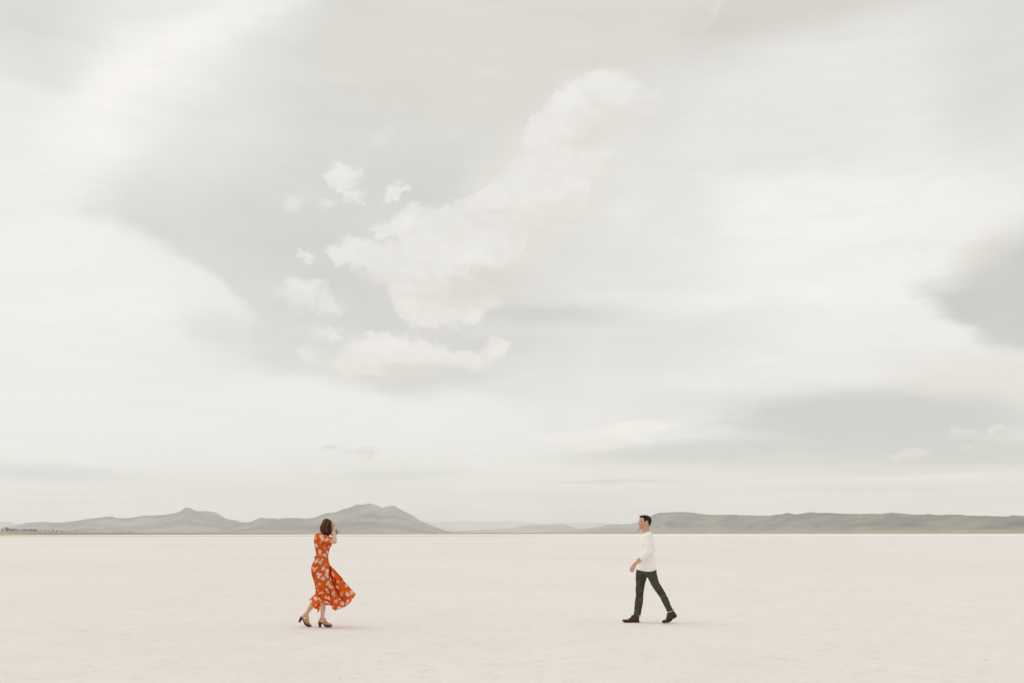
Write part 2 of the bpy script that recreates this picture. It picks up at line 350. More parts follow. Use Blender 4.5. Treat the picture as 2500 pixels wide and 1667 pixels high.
def build_ground():
    rings = [0, 5, 10, 15, 20, 30, 60, 150, 400, 1000, 2500, 6000, 14000, 33000]; n = 64
    V = [(0, 0, 0)]; Fc = []
    for r in rings[1:]:
        for k in range(n): a = 2 * math.pi * k / n; V.append((r * math.cos(a), r * math.sin(a), 0))
    for k in range(n): Fc.append((0, 1 + k, 1 + (k + 1) % n))
    for i in range(len(rings) - 2):
        for k in range(n):
            a = 1 + i * n + k; b_ = 1 + i * n + (k + 1) % n; Fc.append((a, a + n, b_ + n, b_))
    o = mesh_obj('ground', V, Fc, ground_mat(), smooth=False); tag(o, kind='structure')
build_ground()

# ------------------------------------------------------------------ hills
def hill_mat(name, dark, light, tan, tan_amt=.5, scale=.0016):
    m, nt, b = mat_new(name, 1.0, spec=0.0); nd = nodes(nt); L = nt.links
    tc = nd('ShaderNodeNewGeometry')
    n1 = nd('ShaderNodeTexNoise'); n1.inputs['Scale'].default_value = scale; n1.inputs['Detail'].default_value = 8; n1.inputs['Roughness'].default_value = .62
    n2 = nd('ShaderNodeTexNoise'); n2.inputs['Scale'].default_value = scale * .45; n2.inputs['Detail'].default_value = 5
    for n in (n1, n2): L.new(tc.outputs['Position'], n.inputs['Vector'])
    at = nd('ShaderNodeAttribute', attribute_name='tint')
    def mr(s, a, c):
        n = nd('ShaderNodeMapRange', interpolation_type='SMOOTHSTEP'); L.new(s, n.inputs[0]); n.inputs[1].default_value = a; n.inputs[2].default_value = c; return n.outputs[0]
    def mix(f, a, c):
        n = nd('ShaderNodeMix', data_type='RGBA')
        for s, v in ((n.inputs[0], f), (n.inputs[6], a), (n.inputs[7], c)):
            if isinstance(v, bpy.types.NodeSocket): L.new(v, s)
            else: s.default_value = v
        return n.outputs[2]
    col = mix(mr(n1.outputs['Fac'], .38, .64), (*dark, 1), (*light, 1))
    mul = nd('ShaderNodeMath', operation='MULTIPLY'); L.new(mr(n2.outputs['Fac'], .52, .68), mul.inputs[0]); mul.inputs[1].default_value = tan_amt
    col = mix(mul.outputs[0], col, (*tan, 1))
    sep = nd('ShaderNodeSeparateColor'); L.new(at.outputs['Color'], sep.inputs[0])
    col = mix(sep.outputs[1], col, tuple(.55 * v for v in dark) + (1,))   # relief shading of the gullies painted into the colour, plus rock and brush
    col = mix(sep.outputs[0], col, (*tan, 1))          # alluvial fans at the foot
    L.new(col, b.inputs['Base Color']); return m

def ridge(name, sil, r_crest, depth, mat, seed, base_px=1301, spur=900., rough=.35, fan=.16, nr=70, step=1.2, power=1.15, extra=()):
    """A range whose skyline passes through the points sil (photo px) at distance r_crest (number or px->m function)."""
    xs = np.arange(sil[0][0], sil[-1][0] + step, step)
    sx, sy = zip(*sil); ys = np.interp(xs, sx, sy)
    ys = ys + (fbm(xs / 14, 0 * xs, 3.3, 4, seed) - .5) * 2.0 * np.clip((base_px - ys) / 20, 0, 1)
    A = np.zeros(len(xs)); E = np.zeros(len(xs))
    for i, (px, py) in enumerate(zip(xs, ys)):
        d = ray(px, py); A[i] = math.atan2(d[0], d[1]); E[i] = d[2] / math.hypot(d[0], d[1])
    rc = np.array([r_crest(x) if callable(r_crest) else r_crest for x in xs])
    Hc = E * rc + CAM_H + 0.0
    T = np.concatenate([np.linspace(0, 1, nr), np.linspace(1, 1.7, 12)[1:]])
    V = []; tint = []
    for t in T:
        r = rc + (t - 1) * depth
        X = r * np.sin(A); Y = r * np.cos(A)
        U = A * rc / spur; wv = (fbm(U * .7, t * 1.5, 5.5, 3, seed + 2) - .5) * 2.2
        n = fbm(U + wv, t * 1.1 + 0 * U, 0, 5, seed, True); g = fbm(U * 3.1 + wv * 1.5, t * 2.0 + 0 * U, 1.7, 5, seed + 1, True); gf = fbm(U * 7 + wv * 3, t * 5.0 + 0 * U, 2.7, 4, seed + 4, True)
        if t <= 1:
            tw = np.clip(t + (n - .62) * rough * 1.6 * np.sin(math.pi * t), 0, 1)
            s = np.where(tw < fan, tw / fan * .09, .09 + .91 * ((tw - fan) / (1 - fan)) ** power)
            k = s * (1 - (.42 * (1 - g) + .12 * (1 - gf)) * math.sin(math.pi * min(1, t * 1.05)) ** .8)
            z = np.minimum(Hc * k, Hc * .985 * r / rc if t < .97 else Hc)
            if t == 1: z = Hc
            fanm = np.clip(1 - (tw - fan * .6) / (fan * .9), 0, 1)
        else:
            z = Hc * (1 - (t - 1) / .7) ** 1.2; fanm = 0 * A
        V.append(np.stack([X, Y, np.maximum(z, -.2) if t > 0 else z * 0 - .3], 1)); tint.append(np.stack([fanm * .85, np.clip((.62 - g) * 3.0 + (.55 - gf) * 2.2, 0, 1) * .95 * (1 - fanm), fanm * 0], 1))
    n = len(xs); V = np.concatenate(V); tint = np.concatenate(tint)
    Fc = [(j * n + i, j * n + i + 1, (j + 1) * n + i + 1, (j + 1) * n + i) for j in range(len(T) - 1) for i in range(n - 1)]
    # faces and sides closed at the ends by the falling skyline
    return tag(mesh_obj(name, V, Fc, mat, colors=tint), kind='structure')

LEFT = [(-90, 1290), (-40, 1289), (0, 1287), (30, 1284), (45, 1280.5), (60, 1276.5), (75, 1274.5), (107, 1273), (130, 1275), (155, 1274), (185, 1270.5), (215, 1266), (250, 1262), (262, 1260), (275, 1260), (285, 1264), (310, 1264.5), (335, 1261), (352, 1257), (370, 1257.5), (400, 1256), (430, 1251), (440, 1247.5), (450, 1240.5), (457, 1238.5), (464, 1239.5), (472, 1244), (485, 1247.8), (500, 1246.5), (515, 1248), (527, 1250), (537, 1256), (550, 1264.5), (560, 1267.5), (575, 1268.5), (590, 1273.5), (612, 1275), (640, 1279), (670, 1285), (700, 1292), (730, 1300)]
BIG = [(540, 1300), (570, 1284), (595, 1275), (612, 1273), (620, 1269), (630, 1264.5), (640, 1262.5), (648, 1265), (665, 1264), (680, 1266), (690, 1264), (735, 1264), (750, 1265.5), (765, 1263), (775, 1260), (790, 1254), (800, 1251.7), (820, 1250), (838, 1241.5), (850, 1240), (873, 1231), (892, 1230.5), (900, 1227.5), (915, 1232), (925, 1235), (934, 1239.5), (945, 1235), (960, 1233.7), (975, 1242), (990, 1249), (1005, 1256), (1020, 1267), (1040, 1277), (1060, 1285), (1082, 1293), (1105, 1300)]
FAR = [(960, 1292), (1000, 1277), (1025, 1270), (1045, 1270), (1055, 1275.5), (1067, 1274), (1100, 1273.5), (1115, 1271.8), (1140, 1271), (1160, 1272), (1200, 1272), (1235, 1271), (1265, 1271.5), (1290, 1273), (1310, 1276), (1350, 1276), (1400, 1275.5), (1440, 1275.5), (1480, 1276), (1510, 1278), (1560, 1279), (1640, 1284), (1700, 1296)]
FARLEFT = [(-120, 1276), (-40, 1275), (0, 1274), (25, 1272.5), (36, 1278), (60, 1280), (110, 1286), (160, 1298)]
MID = [(1040, 1300), (1080, 1296), (1130, 1294), (1200, 1292), (1225, 1289), (1260, 1288), (1275, 1283), (1300, 1281), (1340, 1281), (1360, 1277.5), (1380, 1281), (1410, 1289), (1450, 1293), (1500, 1300)]
FOOT = [(1360, 1301), (1420, 1294), (1435, 1289), (1470, 1284), (1500, 1278.5), (1520, 1280), (1540, 1278), (1555, 1274), (1580, 1271), (1620, 1275), (1680, 1288), (1730, 1300)]
MESA = [(1545, 1301), (1560, 1290), (1575, 1272), (1585, 1262), (1592, 1258), (1602, 1253.5), (1612, 1251), (1640, 1250), (1670, 1249.3), (1690, 1250.5), (1705, 1253), (1730, 1256), (1800, 1256), (1850, 1258), (1885, 1257.5), (1895, 1255.5), (1910, 1254), (1923, 1251), (1940, 1254.5), (1950, 1254), (1960, 1252), (1982, 1249.8), (1995, 1251.5), (2015, 1250.5), (2050, 1253), (2100, 1254), (2130, 1253), (2150, 1254), (2180, 1250.7), (2220, 1254), (2255, 1256), (2265, 1254), (2280, 1256.5), (2310, 1256), (2345, 1255), (2360, 1258), (2400, 1259), (2410, 1258), (2430, 1259.5), (2460, 1260), (2475, 1257.5), (2500, 1259), (2560, 1258), (2640, 1262)]
HM = hill_mat('scrub_hill', (.10, .108, .094), (.30, .29, .25), (.36, .31, .245), .45)
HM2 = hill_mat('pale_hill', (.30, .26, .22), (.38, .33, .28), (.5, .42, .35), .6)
HM3 = hill_mat('mesa_scrub', (.085, .095, .075), (.21, .205, .15), (.40, .345, .25), .35, .003)
def build_hills():
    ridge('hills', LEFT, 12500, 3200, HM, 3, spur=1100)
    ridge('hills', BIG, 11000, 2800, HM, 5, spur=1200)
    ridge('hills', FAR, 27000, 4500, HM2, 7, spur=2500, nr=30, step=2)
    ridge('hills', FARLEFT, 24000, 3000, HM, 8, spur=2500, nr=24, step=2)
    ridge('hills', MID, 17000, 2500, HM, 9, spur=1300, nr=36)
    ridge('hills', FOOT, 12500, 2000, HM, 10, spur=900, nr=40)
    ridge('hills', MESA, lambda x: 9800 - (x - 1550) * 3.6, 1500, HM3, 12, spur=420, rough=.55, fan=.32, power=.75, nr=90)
build_hills()

# low scrubby shore between the playa and the hills
def shore_edge(px): return float(np.interp(px, [-150, 0, 60, 200, 300, 400, 1000, 1500, 1700, 2000, 2300, 2700], [1295.5, 1296, 1296.3, 1298.3, 1298.8, 1299.3, 1300, 1299.6, 1298, 1295.5, 1293.5, 1292.5]))
def shore_dist(px): return float(np.interp(px, [-150, 0, 300, 700, 1400, 1700, 2600], [1900, 2000, 2600, 3600, 5500, 5200, 4200]))
def build_shore():
    m = hill_mat('dry_shore', (.30, .245, .165), (.47, .385, .27), (.62, .54, .43), .5, .012)
    xs = np.arange(-150, 2660, 2.5); V = []; T = []
    rows = np.linspace(0, 1, 16)
    for t in np.concatenate([rows, [1.5, 2.2]]):
        for px in xs:
            y = shore_edge(px); D = shore_dist(px); d = ray(px, y + (fbm(px / 9, 0, 0, 3, 21) - .5) * 1.2)
            a = math.atan2(d[0], d[1]); zc = CAM_H + d[2] / math.hypot(d[0], d[1]) * D
            r = D * (.78 + .22 * min(t, 1)) + max(0, t - 1) * 900
            z = -.15 + (zc + .15) * (t ** 1.1 if t <= 1 else 1.0) + (fbm(px / 6, t * 9, 0, 3, 22) - .5) * .7 * math.sin(math.pi * min(t, 1)) * (zc / 6)
            V.append((r * math.sin(a), r * math.cos(a), z)); T.append((0, 0, 0))
    n = len(xs); nr = len(V) // n
    Fc = [(j * n + i, j * n + i + 1, (j + 1) * n + i + 1, (j + 1) * n + i) for j in range(nr - 1) for i in range(n - 1)]
    tag(mesh_obj('shore', V, Fc, m, colors=np.array(T)), kind='structure')
build_shore()

# shrubs on the left shore
def build_shrubs():
    mf = noise_tint('shrub_leaf', (.14, .135, .095), (.24, .22, .16), 1.5, .9)
    mt = noise_tint('shrub_bark', (.09, .07, .05), (.15, .12, .09), 3, .95)
    spec = [  # px, height px, width px, label
        (6, 6, 5, 'small dark shrub nearest the left edge on the tan shore', None),
        (17, 9.5, 15, 'largest bushy tree of the far left shore, broad and grey green', None),
        (27, 6.5, 9, 'rounded shrub touching the right side of the largest shore bush', None),
        (33.5, 5.5, 4.5, 'small dark shrub just right of the big shore bush', None),
        (39, 7, 2.6, 'thin upright shrub between small dark shrub and the long dark row', None),
        (45, 4, 6, 'low shrub just left of the long dark row of shrubs', None),
        (55, 5, 6, 'dark shrub in a touching row on the tan far shore', 'row'), (62, 5.5, 7, 'dark shrub in a touching row on the tan far shore', 'row'),
        (69, 5, 6, 'dark shrub in a touching row on the tan far shore', 'row'), (76, 6, 7, 'dark shrub in a touching row on the tan far shore', 'row'),
        (83, 6.2, 8, 'dark shrub in a touching row on the tan far shore', 'row'), (88, 5.5, 5, 'dark shrub in a touching row on the tan far shore', 'row'),
        (98, 2.6, 4, 'tiny low shrub first to the right of the long row', None), (109, 3.4, 5, 'small dark round shrub second to the right of the long row', None),
        (118, 3, 4, 'small flat shrub left of the two thin upright shrubs', None),
        (129, 6.5, 2.8, 'taller of two thin upright shrubs far right of the row', None), (137.5, 5.2, 2.6, 'shorter of two thin upright shrubs far right of the row', None),
        (152, 3, 7, 'low wide shrub right of the thin upright pair', None), (166, 2, 4, 'tiny low shrub between low wide shrub and the last dark shrub', None), (187, 3, 4, 'last dark shrub at the right end of the scrub line', None),
        (293, 2.6, 5, 'faint shrub alone left on the plain below the left hills', None), (316, 2.6, 5, 'faint shrub alone right on the plain below the left hills', None)]
    def shrub(px, hp, wp, seed):
        rng = np.random.default_rng(seed); D = shore_dist(px) - 4; base = on_plane(px, shore_edge(px) + .6, 1.0)
        d = ray(px, shore_edge(px) + .5); hor = math.hypot(d[0], d[1]); s = D / F
        B = np.array([D * d[0] / hor, D * d[1] / hor, CAM_H + d[2] / hor * D]); h = hp * s; w = wp * s * .5
        root = empty('shrub', B)
        V = []; Fc = []
        for k in range(5):                              # limbs from one short trunk
            a = rng.random() * 6.28; tip = np.array([math.cos(a) * w * .5, math.sin(a) * w * .5, h * (.55 + .3 * rng.random())]); r0 = .05 * h; b0 = len(V)
            for q, rr in ((np.array([0, 0, -.4]), r0), (tip * .45, r0 * .6), (tip, r0 * .15)):
                for j in range(5): V.append(B + q + rr * np.array([math.cos(j * 1.2566), math.sin(j * 1.2566), 0]))
            for l in range(2):
                for j in range(5): Fc.append((b0 + l * 5 + j, b0 + l * 5 + (j + 1) % 5, b0 + l * 5 + 5 + (j + 1) % 5, b0 + l * 5 + 5 + j))
        mesh_obj('trunk', V, Fc, mt, root)
        V = []; Fc = []; clumps = [(rng.normal(0, .42, 3) * np.array([w, w, 0]) + np.array([0, 0, h * (.25 + .6 * rng.random())]), (.18 + .2 * rng.random())) for _ in range(9)]
        for c, cr in clumps:
            c = c * np.array([1, 1, 1]); c[:2] *= math.sqrt(max(.15, 1 - (c[2] / h) ** 2 * .7))
            for _ in range(45):
                v = rng.normal(size=3); v /= np.linalg.norm(v); p = B + c + v * np.array([w * .9, w * .9, h * .75]) * cr * (1 - .3 * rng.random())
                if p[2] < B[2]: p[2] = B[2] + .1 * rng.random()
                u = rng.normal(size=3); u /= np.linalg.norm(u); t2 = np.cross(u, v); L_ = .055 * h + .12; i0 = len(V)
                V += [p - u * L_, p + t2 * L_ * .6, p + u * L_, p - t2 * L_ * .6]; Fc.append((i0, i0 + 1, i0 + 2, i0 + 3))
        mesh_obj('crown', V, Fc, mf, root, smooth=False); return root
    for i, (px, hp, wp, lab, g) in enumerate(spec):
        tag(shrub(px, hp, wp, 50 + i), lab, 'shrub', 'shrubs along the far left shore')
build_shrubs()

# ------------------------------------------------------------------ haze
def build_haze():
    m = bpy.data.materials.new('haze_air'); m.use_nodes = True; nt = m.node_tree; nt.nodes.clear()
    v = nt.nodes.new('ShaderNodeVolumePrincipled'); v.inputs['Color'].default_value = (.975, .99, .995, 1); v.inputs['Density'].default_value = HAZE
    v.inputs['Anisotropy'].default_value = 0.1
    o = nt.nodes.new('ShaderNodeOutputMaterial'); nt.links.new(v.outputs[0], o.inputs['Volume'])
    s = 34000; z0, z1 = -1.5, 700
    V = [(x, y, z) for z in (z0, z1) for y in (-s, s) for x in (-s, s)]
    Fc = [(0, 2, 3, 1), (4, 5, 7, 6), (0, 1, 5, 4), (2, 6, 7, 3), (0, 4, 6, 2), (1, 3, 7, 5)]
    ob = mesh_obj('haze', V, Fc, m, smooth=False); tag(ob, kind='stuff'); tag(ob, 'pale thin haze fading the far hills', 'haze')
HAZE = 6.6e-5
build_haze()

# ------------------------------------------------------------------ implicit modelling
class Field:
    """Signed field on a grid; surfaces from it are one continuous mesh."""
    def __init__(s, lo, hi, h):
        s.h = h; s.lo = np.array(lo, float); n = np.ceil((np.array(hi) - s.lo) / h).astype(int) + 1
        s.ax = [s.lo[i] + h * np.arange(n[i]) for i in range(3)]; s.f = np.full(n, 9.0, np.float32)
    def box(s, lo, hi):
        sl = []
        for i in range(3):
            a = max(0, int((lo[i] - s.lo[i]) / s.h) - 1); b = min(s.f.shape[i], int((hi[i] - s.lo[i]) / s.h) + 2); sl.append(slice(a, max(a, b)))
        X = s.ax[0][sl[0]][:, None, None]; Y = s.ax[1][sl[1]][None, :, None]; Z = s.ax[2][sl[2]][None, None, :]
        return tuple(sl), X, Y, Z
    def add(s, sl, d, k=0.012):
        a = s.f[sl]
        if k > 0: h = np.clip(.5 + .5 * (a - d) / k, 0, 1); s.f[sl] = a * (1 - h) + d * h - k * h * (1 - h)
        else: s.f[sl] = np.minimum(a, d)
    def cut(s, sl, d, k=0.0):
        a = s.f[sl]
        if k > 0: h = np.clip(.5 - .5 * (a + d) / k, 0, 1); s.f[sl] = a * (1 - h) - d * h + k * h * (1 - h)
        else: s.f[sl] = np.maximum(a, -d)
    def cone(s, a, b, ra, rb, k=0.012, op='add', fy=1.0):
        a = np.array(a, float); b = np.array(b, float); m = max(ra, rb) * max(1, fy) + k + .03
        sl, X, Y, Z = s.box(np.minimum(a, b) - m, np.maximum(a, b) + m)
        if 0 in s.f[sl].shape: return
        u = b - a; L2 = max(1e-9, u @ u)
        t = np.clip(((X - a[0]) * u[0] + (Y - a[1]) * u[1] + (Z - a[2]) * u[2]) / L2, 0, 1)
        d = np.sqrt((X - a[0] - t * u[0]) ** 2 + ((Y - a[1] - t * u[1]) / fy) ** 2 + (Z - a[2] - t * u[2]) ** 2) - (ra + (rb - ra) * t)
        (s.add if op == 'add' else s.cut)(sl, d, k)
    def chain(s, pts, rad, k=0.012, fy=1.0):
        for i in range(len(pts) - 1): s.cone(pts[i], pts[i + 1], rad[i], rad[i + 1], k, fy=fy)
    def ball(s, c, r, k=0.012, op='add', rot=None):
        c = np.array(c, float); r = np.array(r, float) * np.ones(3); m = r.max() + k + .03
        sl, X, Y, Z = s.box(c - m, c + m)
        if 0 in s.f[sl].shape: return
        p = [X - c[0], Y - c[1], Z - c[2]]
        if rot is not None: p = [sum(rot[j, i] * p[j] for j in range(3)) for i in range(3)]
        q = np.sqrt(sum((p[i] / r[i]) ** 2 for i in range(3))); g = np.sqrt(sum((p[i] / r[i] ** 2) ** 2 for i in range(3)))
        d = np.where(q < 1e-6, -r.min(), q * (q - 1) / np.maximum(g, 1e-6))
        (s.add if op == 'add' else s.cut)(sl, d, k)
    def loft(s, rows, k=0.012, p=2.0):
        """rows: (z, x_left, x_right, half width y, y centre) from top to bottom."""
        rows = sorted(rows); z = np.array([r[0] for r in rows]); xl = np.array([r[1] for r in rows]); xr = np.array([r[2] for r in rows]); b = np.array([r[3] for r in rows]); yc = np.array([r[4] if len(r) > 4 else 0 for r in rows])
        sl, X, Y, Z = s.box((xl.min() - .04, -b.max() - .08, z[0] - .02), (xr.max() + .04, b.max() + .08, z[-1] + .02))
        zz = np.clip(Z, z[0], z[-1]); I = lambda v: smooth_interp(zz, z, v)
        cx = (I(xl) + I(xr)) / 2; a = np.maximum(.004, (I(xr) - I(xl)) / 2); bb = np.maximum(.004, I(b)); y0 = I(yc)
        q = (np.abs((X - cx) / a) ** p + np.abs((Y - y0) / bb) ** p) ** (1 / p)
        d = np.maximum((q - 1) * np.minimum(a, bb), np.abs(Z - (z[0] + z[-1]) / 2) - (z[-1] - z[0]) / 2)
        s.add(sl, d, k)
    def halfcut(s, c, u, r):               # cut away what lies beyond the plane at c (normal u), within r
        c = np.array(c); sl, X, Y, Z = s.box(c - r - .06, c + r + .06)
        q = [X - c[0], Y - c[1], Z - c[2]]; dn = sum(q[i] * u[i] for i in range(3)); rr = np.sqrt(sum(v * v for v in q))
        s.f[sl] = np.maximum(s.f[sl], np.where(rr < r + .05, dn, -1.0))
    def profile(s, poly, W, Rr, yc=0.0, k=0.0, soft=2, wfun=None, op='add'):
        """Solid with the side outline poly (x, z) and a rounded section of half width W at y = yc."""
        poly = np.array(poly); lo = poly.min(0) - .03; hi = poly.max(0) + .03
        sl, X, Y, Z = s.box((lo[0], yc - W - .04, lo[1]), (hi[0], yc + W + .04, hi[1]))
        gx, gz = np.meshgrid(X[:, 0, 0], Z[0, 0, :], indexing='ij'); d = poly_sdf(gx, gz, poly)
        t = np.clip(-d / Rr, 0, 1); w = np.sqrt(np.clip(1 - (1 - t) ** 2, 0, 1))
        for _ in range(soft): w = blur2(w)
        Wv = W if wfun is None else W * wfun(gx, gz)
        w = w * Wv; f = np.where(d > 0, np.maximum(d, .2 * s.h), 0)
        F_ = np.maximum(np.abs(Y - yc) - w[:, None, :], d[:, None, :])
        (s.add if op == 'add' else s.cut)(sl, F_, k)
    def mesh(s, smooth=2):
        V, Q = surface_nets(s.f, s.lo, s.h)
        return relax(V, Q, smooth), Q
def smooth_interp(x, xs, ys):
    """piecewise cubic (Catmull-Rom tangents) interpolation"""
    i = np.clip(np.searchsorted(xs, x) - 1, 0, len(xs) - 2); t = (x - xs[i]) / (xs[i + 1] - xs[i])
    m = np.gradient(ys, xs); h = xs[i + 1] - xs[i]
    return (2*t**3 - 3*t**2 + 1) * ys[i] + (t**3 - 2*t**2 + t) * h * m[i] + (-2*t**3 + 3*t**2) * ys[i + 1] + (t**3 - t**2) * h * m[i + 1]
def blur2(w):
    p = np.pad(w, 1, mode='edge'); return (p[:-2, 1:-1] + p[2:, 1:-1] + p[1:-1, :-2] + p[1:-1, 2:] + 2 * w) / 6
def poly_sdf(x, y, P):
    d = np.full(x.shape, 1e9); inside = np.zeros(x.shape, bool); n = len(P)
    for i in range(n):
        a = P[i]; b = P[(i + 1) % n]; e = b - a
        t = np.clip(((x - a[0]) * e[0] + (y - a[1]) * e[1]) / max(1e-12, e @ e), 0, 1)
        d = np.minimum(d, (x - a[0] - t * e[0]) ** 2 + (y - a[1] - t * e[1]) ** 2)
        c = ((a[1] > y) != (b[1] > y)) & (x < (b[0] - a[0]) * (y - a[1]) / ((b[1] - a[1]) or 1e-12) + a[0]); inside ^= c
    d = np.sqrt(d); return np.where(inside, -d, d)
def line_dist(x, y, P):
    d = np.full(np.shape(x), 1e9); along = np.zeros(np.shape(x)); P = np.array(P, float); n = len(P) - 1
    for i in range(n):
        a, b = P[i], P[i + 1]; e = b - a; t = np.clip(((x - a[0]) * e[0] + (y - a[1]) * e[1]) / max(1e-12, e @ e), 0, 1)
        q = np.hypot(x - a[0] - t * e[0], y - a[1] - t * e[1]); along = np.where(q < d, (i + t) / n, along); d = np.minimum(d, q)
    return d, along
def surface_nets(f, org, h):
    s = f < 0; c = np.zeros(np.array(f.shape) - 1, np.int8); off = [(i, j, k) for i in (0, 1) for j in (0, 1) for k in (0, 1)]
    nx, ny, nz = c.shape
    for o in off: c += s[o[0]:o[0] + nx, o[1]:o[1] + ny, o[2]:o[2] + nz]
    I, J, K_ = np.nonzero((c > 0) & (c < 8)); n = len(I)
    v = np.stack([f[I + o[0], J + o[1], K_ + o[2]] for o in off], 1).astype(float); O = np.array(off, float)
    acc = np.zeros((n, 3)); cnt = np.zeros(n)
    for a in range(8):
        for b in range(a + 1, 8):
            if np.abs(O[a] - O[b]).sum() != 1: continue
            m = (v[:, a] < 0) != (v[:, b] < 0); t = np.where(m, v[:, a] / np.where(m, v[:, a] - v[:, b], 1), 0)
            acc += m[:, None] * (O[a] + t[:, None] * (O[b] - O[a])); cnt += m
    V = org + h * (np.stack([I, J, K_], 1) + acc / cnt[:, None])
    idx = np.full(c.shape, -1, np.int64); idx[I, J, K_] = np.arange(n); Q = []
    for axis in range(3):
        sh = np.array(f.shape); e = sh.copy(); e[axis] -= 1
        A = s[tuple(slice(0, e[i]) for i in range(3))]; sl2 = [slice(0, e[i]) for i in range(3)]; sl2[axis] = slice(1, sh[axis]); B = s[tuple(sl2)]
        P = np.stack(np.nonzero(A != B), 1); u, w = [(1, 2), (2, 0), (0, 1)][axis]
        P = P[(P[:, u] > 0) & (P[:, w] > 0) & (P[:, u] < c.shape[u]) & (P[:, w] < c.shape[w])]
        du = np.zeros(3, int); du[u] = 1; dw = np.zeros(3, int); dw[w] = 1; g = lambda p: idx[p[:, 0], p[:, 1], p[:, 2]]
        q = np.stack([g(P - du - dw), g(P - dw), g(P), g(P - du)], 1); fl = A[P[:, 0], P[:, 1], P[:, 2]]
        q[~fl] = q[~fl][:, ::-1]; Q.append(q)
    return V, np.concatenate(Q)
def relax(V, Q, it):
    for k in range(it):
        acc = np.zeros_like(V); cnt = np.zeros(len(V))
        for a, b in ((0, 1), (1, 2), (2, 3), (3, 0)):
            for x, y in ((a, b), (b, a)):
                np.add.at(acc, Q[:, x], V[Q[:, y]]); np.add.at(cnt, Q[:, x], 1)
        V = V + .5 * (acc / cnt[:, None] - V)
    return V
def normals(V, Q):
    n = np.cross(V[Q[:, 2]] - V[Q[:, 0]], V[Q[:, 3]] - V[Q[:, 1]]); N = np.zeros_like(V)
    for i in range(4): np.add.at(N, Q[:, i], n)
    return N / np.maximum(1e-12, np.linalg.norm(N, axis=1))[:, None]
def tubes(paths, radii, seg=5):
    V = []; Fc = []
    for P, rr in zip(paths, radii):
        P = np.asarray(P); n = len(P); T = np.gradient(P, axis=0); T /= np.maximum(1e-9, np.linalg.norm(T, axis=1))[:, None]
        up = np.array([0.31, 0.9, 0.2]); b0 = len(V)
        for i in range(n):
            u = np.cross(T[i], up); u /= np.linalg.norm(u); w = np.cross(T[i], u)
            for j in range(seg): a = 2 * math.pi * j / seg; V.append(P[i] + rr[i] * (math.cos(a) * u + math.sin(a) * w))
        for i in range(n - 1):
            for j in range(seg): Fc.append((b0 + i * seg + j, b0 + i * seg + (j + 1) % seg, b0 + (i + 1) * seg + (j + 1) % seg, b0 + (i + 1) * seg + j))
        Fc.append(tuple(b0 + j for j in range(seg))[::-1]); Fc.append(tuple(b0 + (n - 1) * seg + j for j in range(seg)))
    return np.array(V), Fc
def spline(P, n):
    P = np.asarray(P, float); s = np.concatenate([[0], np.cumsum(np.maximum(1e-6, np.linalg.norm(np.diff(P, axis=0), axis=1)))]); t = np.linspace(0, s[-1], n)
    return np.stack([smooth_interp(t, s, P[:, i]) for i in range(P.shape[1])], 1)

# each close crop of the photograph: pixel -> photo pixel
C1 = lambda x, y: (700 + x / 9.8, 1240 + y / 9.8)
C2 = lambda x, y: (700 + x / 9.225, 1380 + y / 9.225)
C3 = lambda x, y: (1500 + x / 9.8, 1240 + y / 9.8)
C4 = lambda x, y: (1500 + x / 9.8, 1380 + y / 9.8)
BASE_W = on_ground(*C2(860, 1388)); YW = BASE_W[1]
BASE_M = on_ground(*C4(500, 1372)); YM = BASE_M[1]
def frame(C, Y, base):                       # crop pixel + sideways offset -> local coordinates of the figure
    def g(x, y, d=0.0):
        p = on_plane(*C(x, y), Y + d); return np.array([p[0] - base[0], d, p[2]])
    return g
W1, W2 = frame(C1, YW, BASE_W), frame(C2, YW, BASE_W)
M3, M4 = frame(C3, YM, BASE_M), frame(C4, YM, BASE_M)
def poly(g, pts, d=0.0): return [tuple(g(x, y, d)[[0, 2]]) for x, y in pts]
def creases(V, base, lines, side=-1, N=None, sgn=1):
    """Push vertices in along fold lines given in photo pixels: (points, width px, depth m)."""
    px, py = to_px(V + base); off = np.zeros(len(V))
    for pts, w, dep in lines:
        d, al = line_dist(px, py, pts); off += dep * np.exp(-(d / w) ** 2) * np.clip(np.sin(math.pi * np.clip(al, .04, .96)) * 2, 0, 1)
    if N is None: return off
    m = (N[:, 1] * side > -.25); return V - N * (off * m)[:, None]

SKIN = (.62, .36, .245)
skin = noise_tint('skin', (.66, .385, .265), (.58, .33, .225), 9, .55, attr=True, sss=.12, spec=.4, bump=.15, bscale=90, dist=.003)
skin_w = noise_tint('fair_skin', (.70, .44, .31), (.64, .385, .265), 9, .5, attr=True, sss=.12, spec=.4, bump=.1, bscale=90, dist=.003)
hair_brown = noise_tint('brown_hair', (.032, .016, .007), (.10, .052, .022), 26, .62, attr=True, spec=.2, stretch=(3, 3, .6), bump=.5, bscale=70, dist=.006)
hair_dark = noise_tint('dark_hair', (.014, .007, .004), (.038, .019, .010), 60, .7, attr=True, spec=.12, bump=.6, bscale=160, dist=.004)
cotton_white = noise_tint('white_cotton', (.88, .865, .82), (.90, .885, .845), 3, .95, bump=.15, bscale=45, dist=.008, spec=.1)
twill_green = noise_tint('dark_green_twill', (.046, .047, .029), (.092, .090, .058), 22, .95, bump=.4, bscale=60, dist=.006, spec=.1)
leather_brown = noise_tint('brown_suede', (.048, .023, .012), (.085, .038, .018), 30, .8, bump=.3, bscale=90, dist=.004, spec=.3)
sole_dark = noise_tint('dark_sole', (.020, .012, .008), (.045, .026, .018), 30, .6, spec=.4)
sole_worn = noise_tint('worn_sole', (.09, .065, .045), (.14, .105, .075), 40, .8, spec=.2)
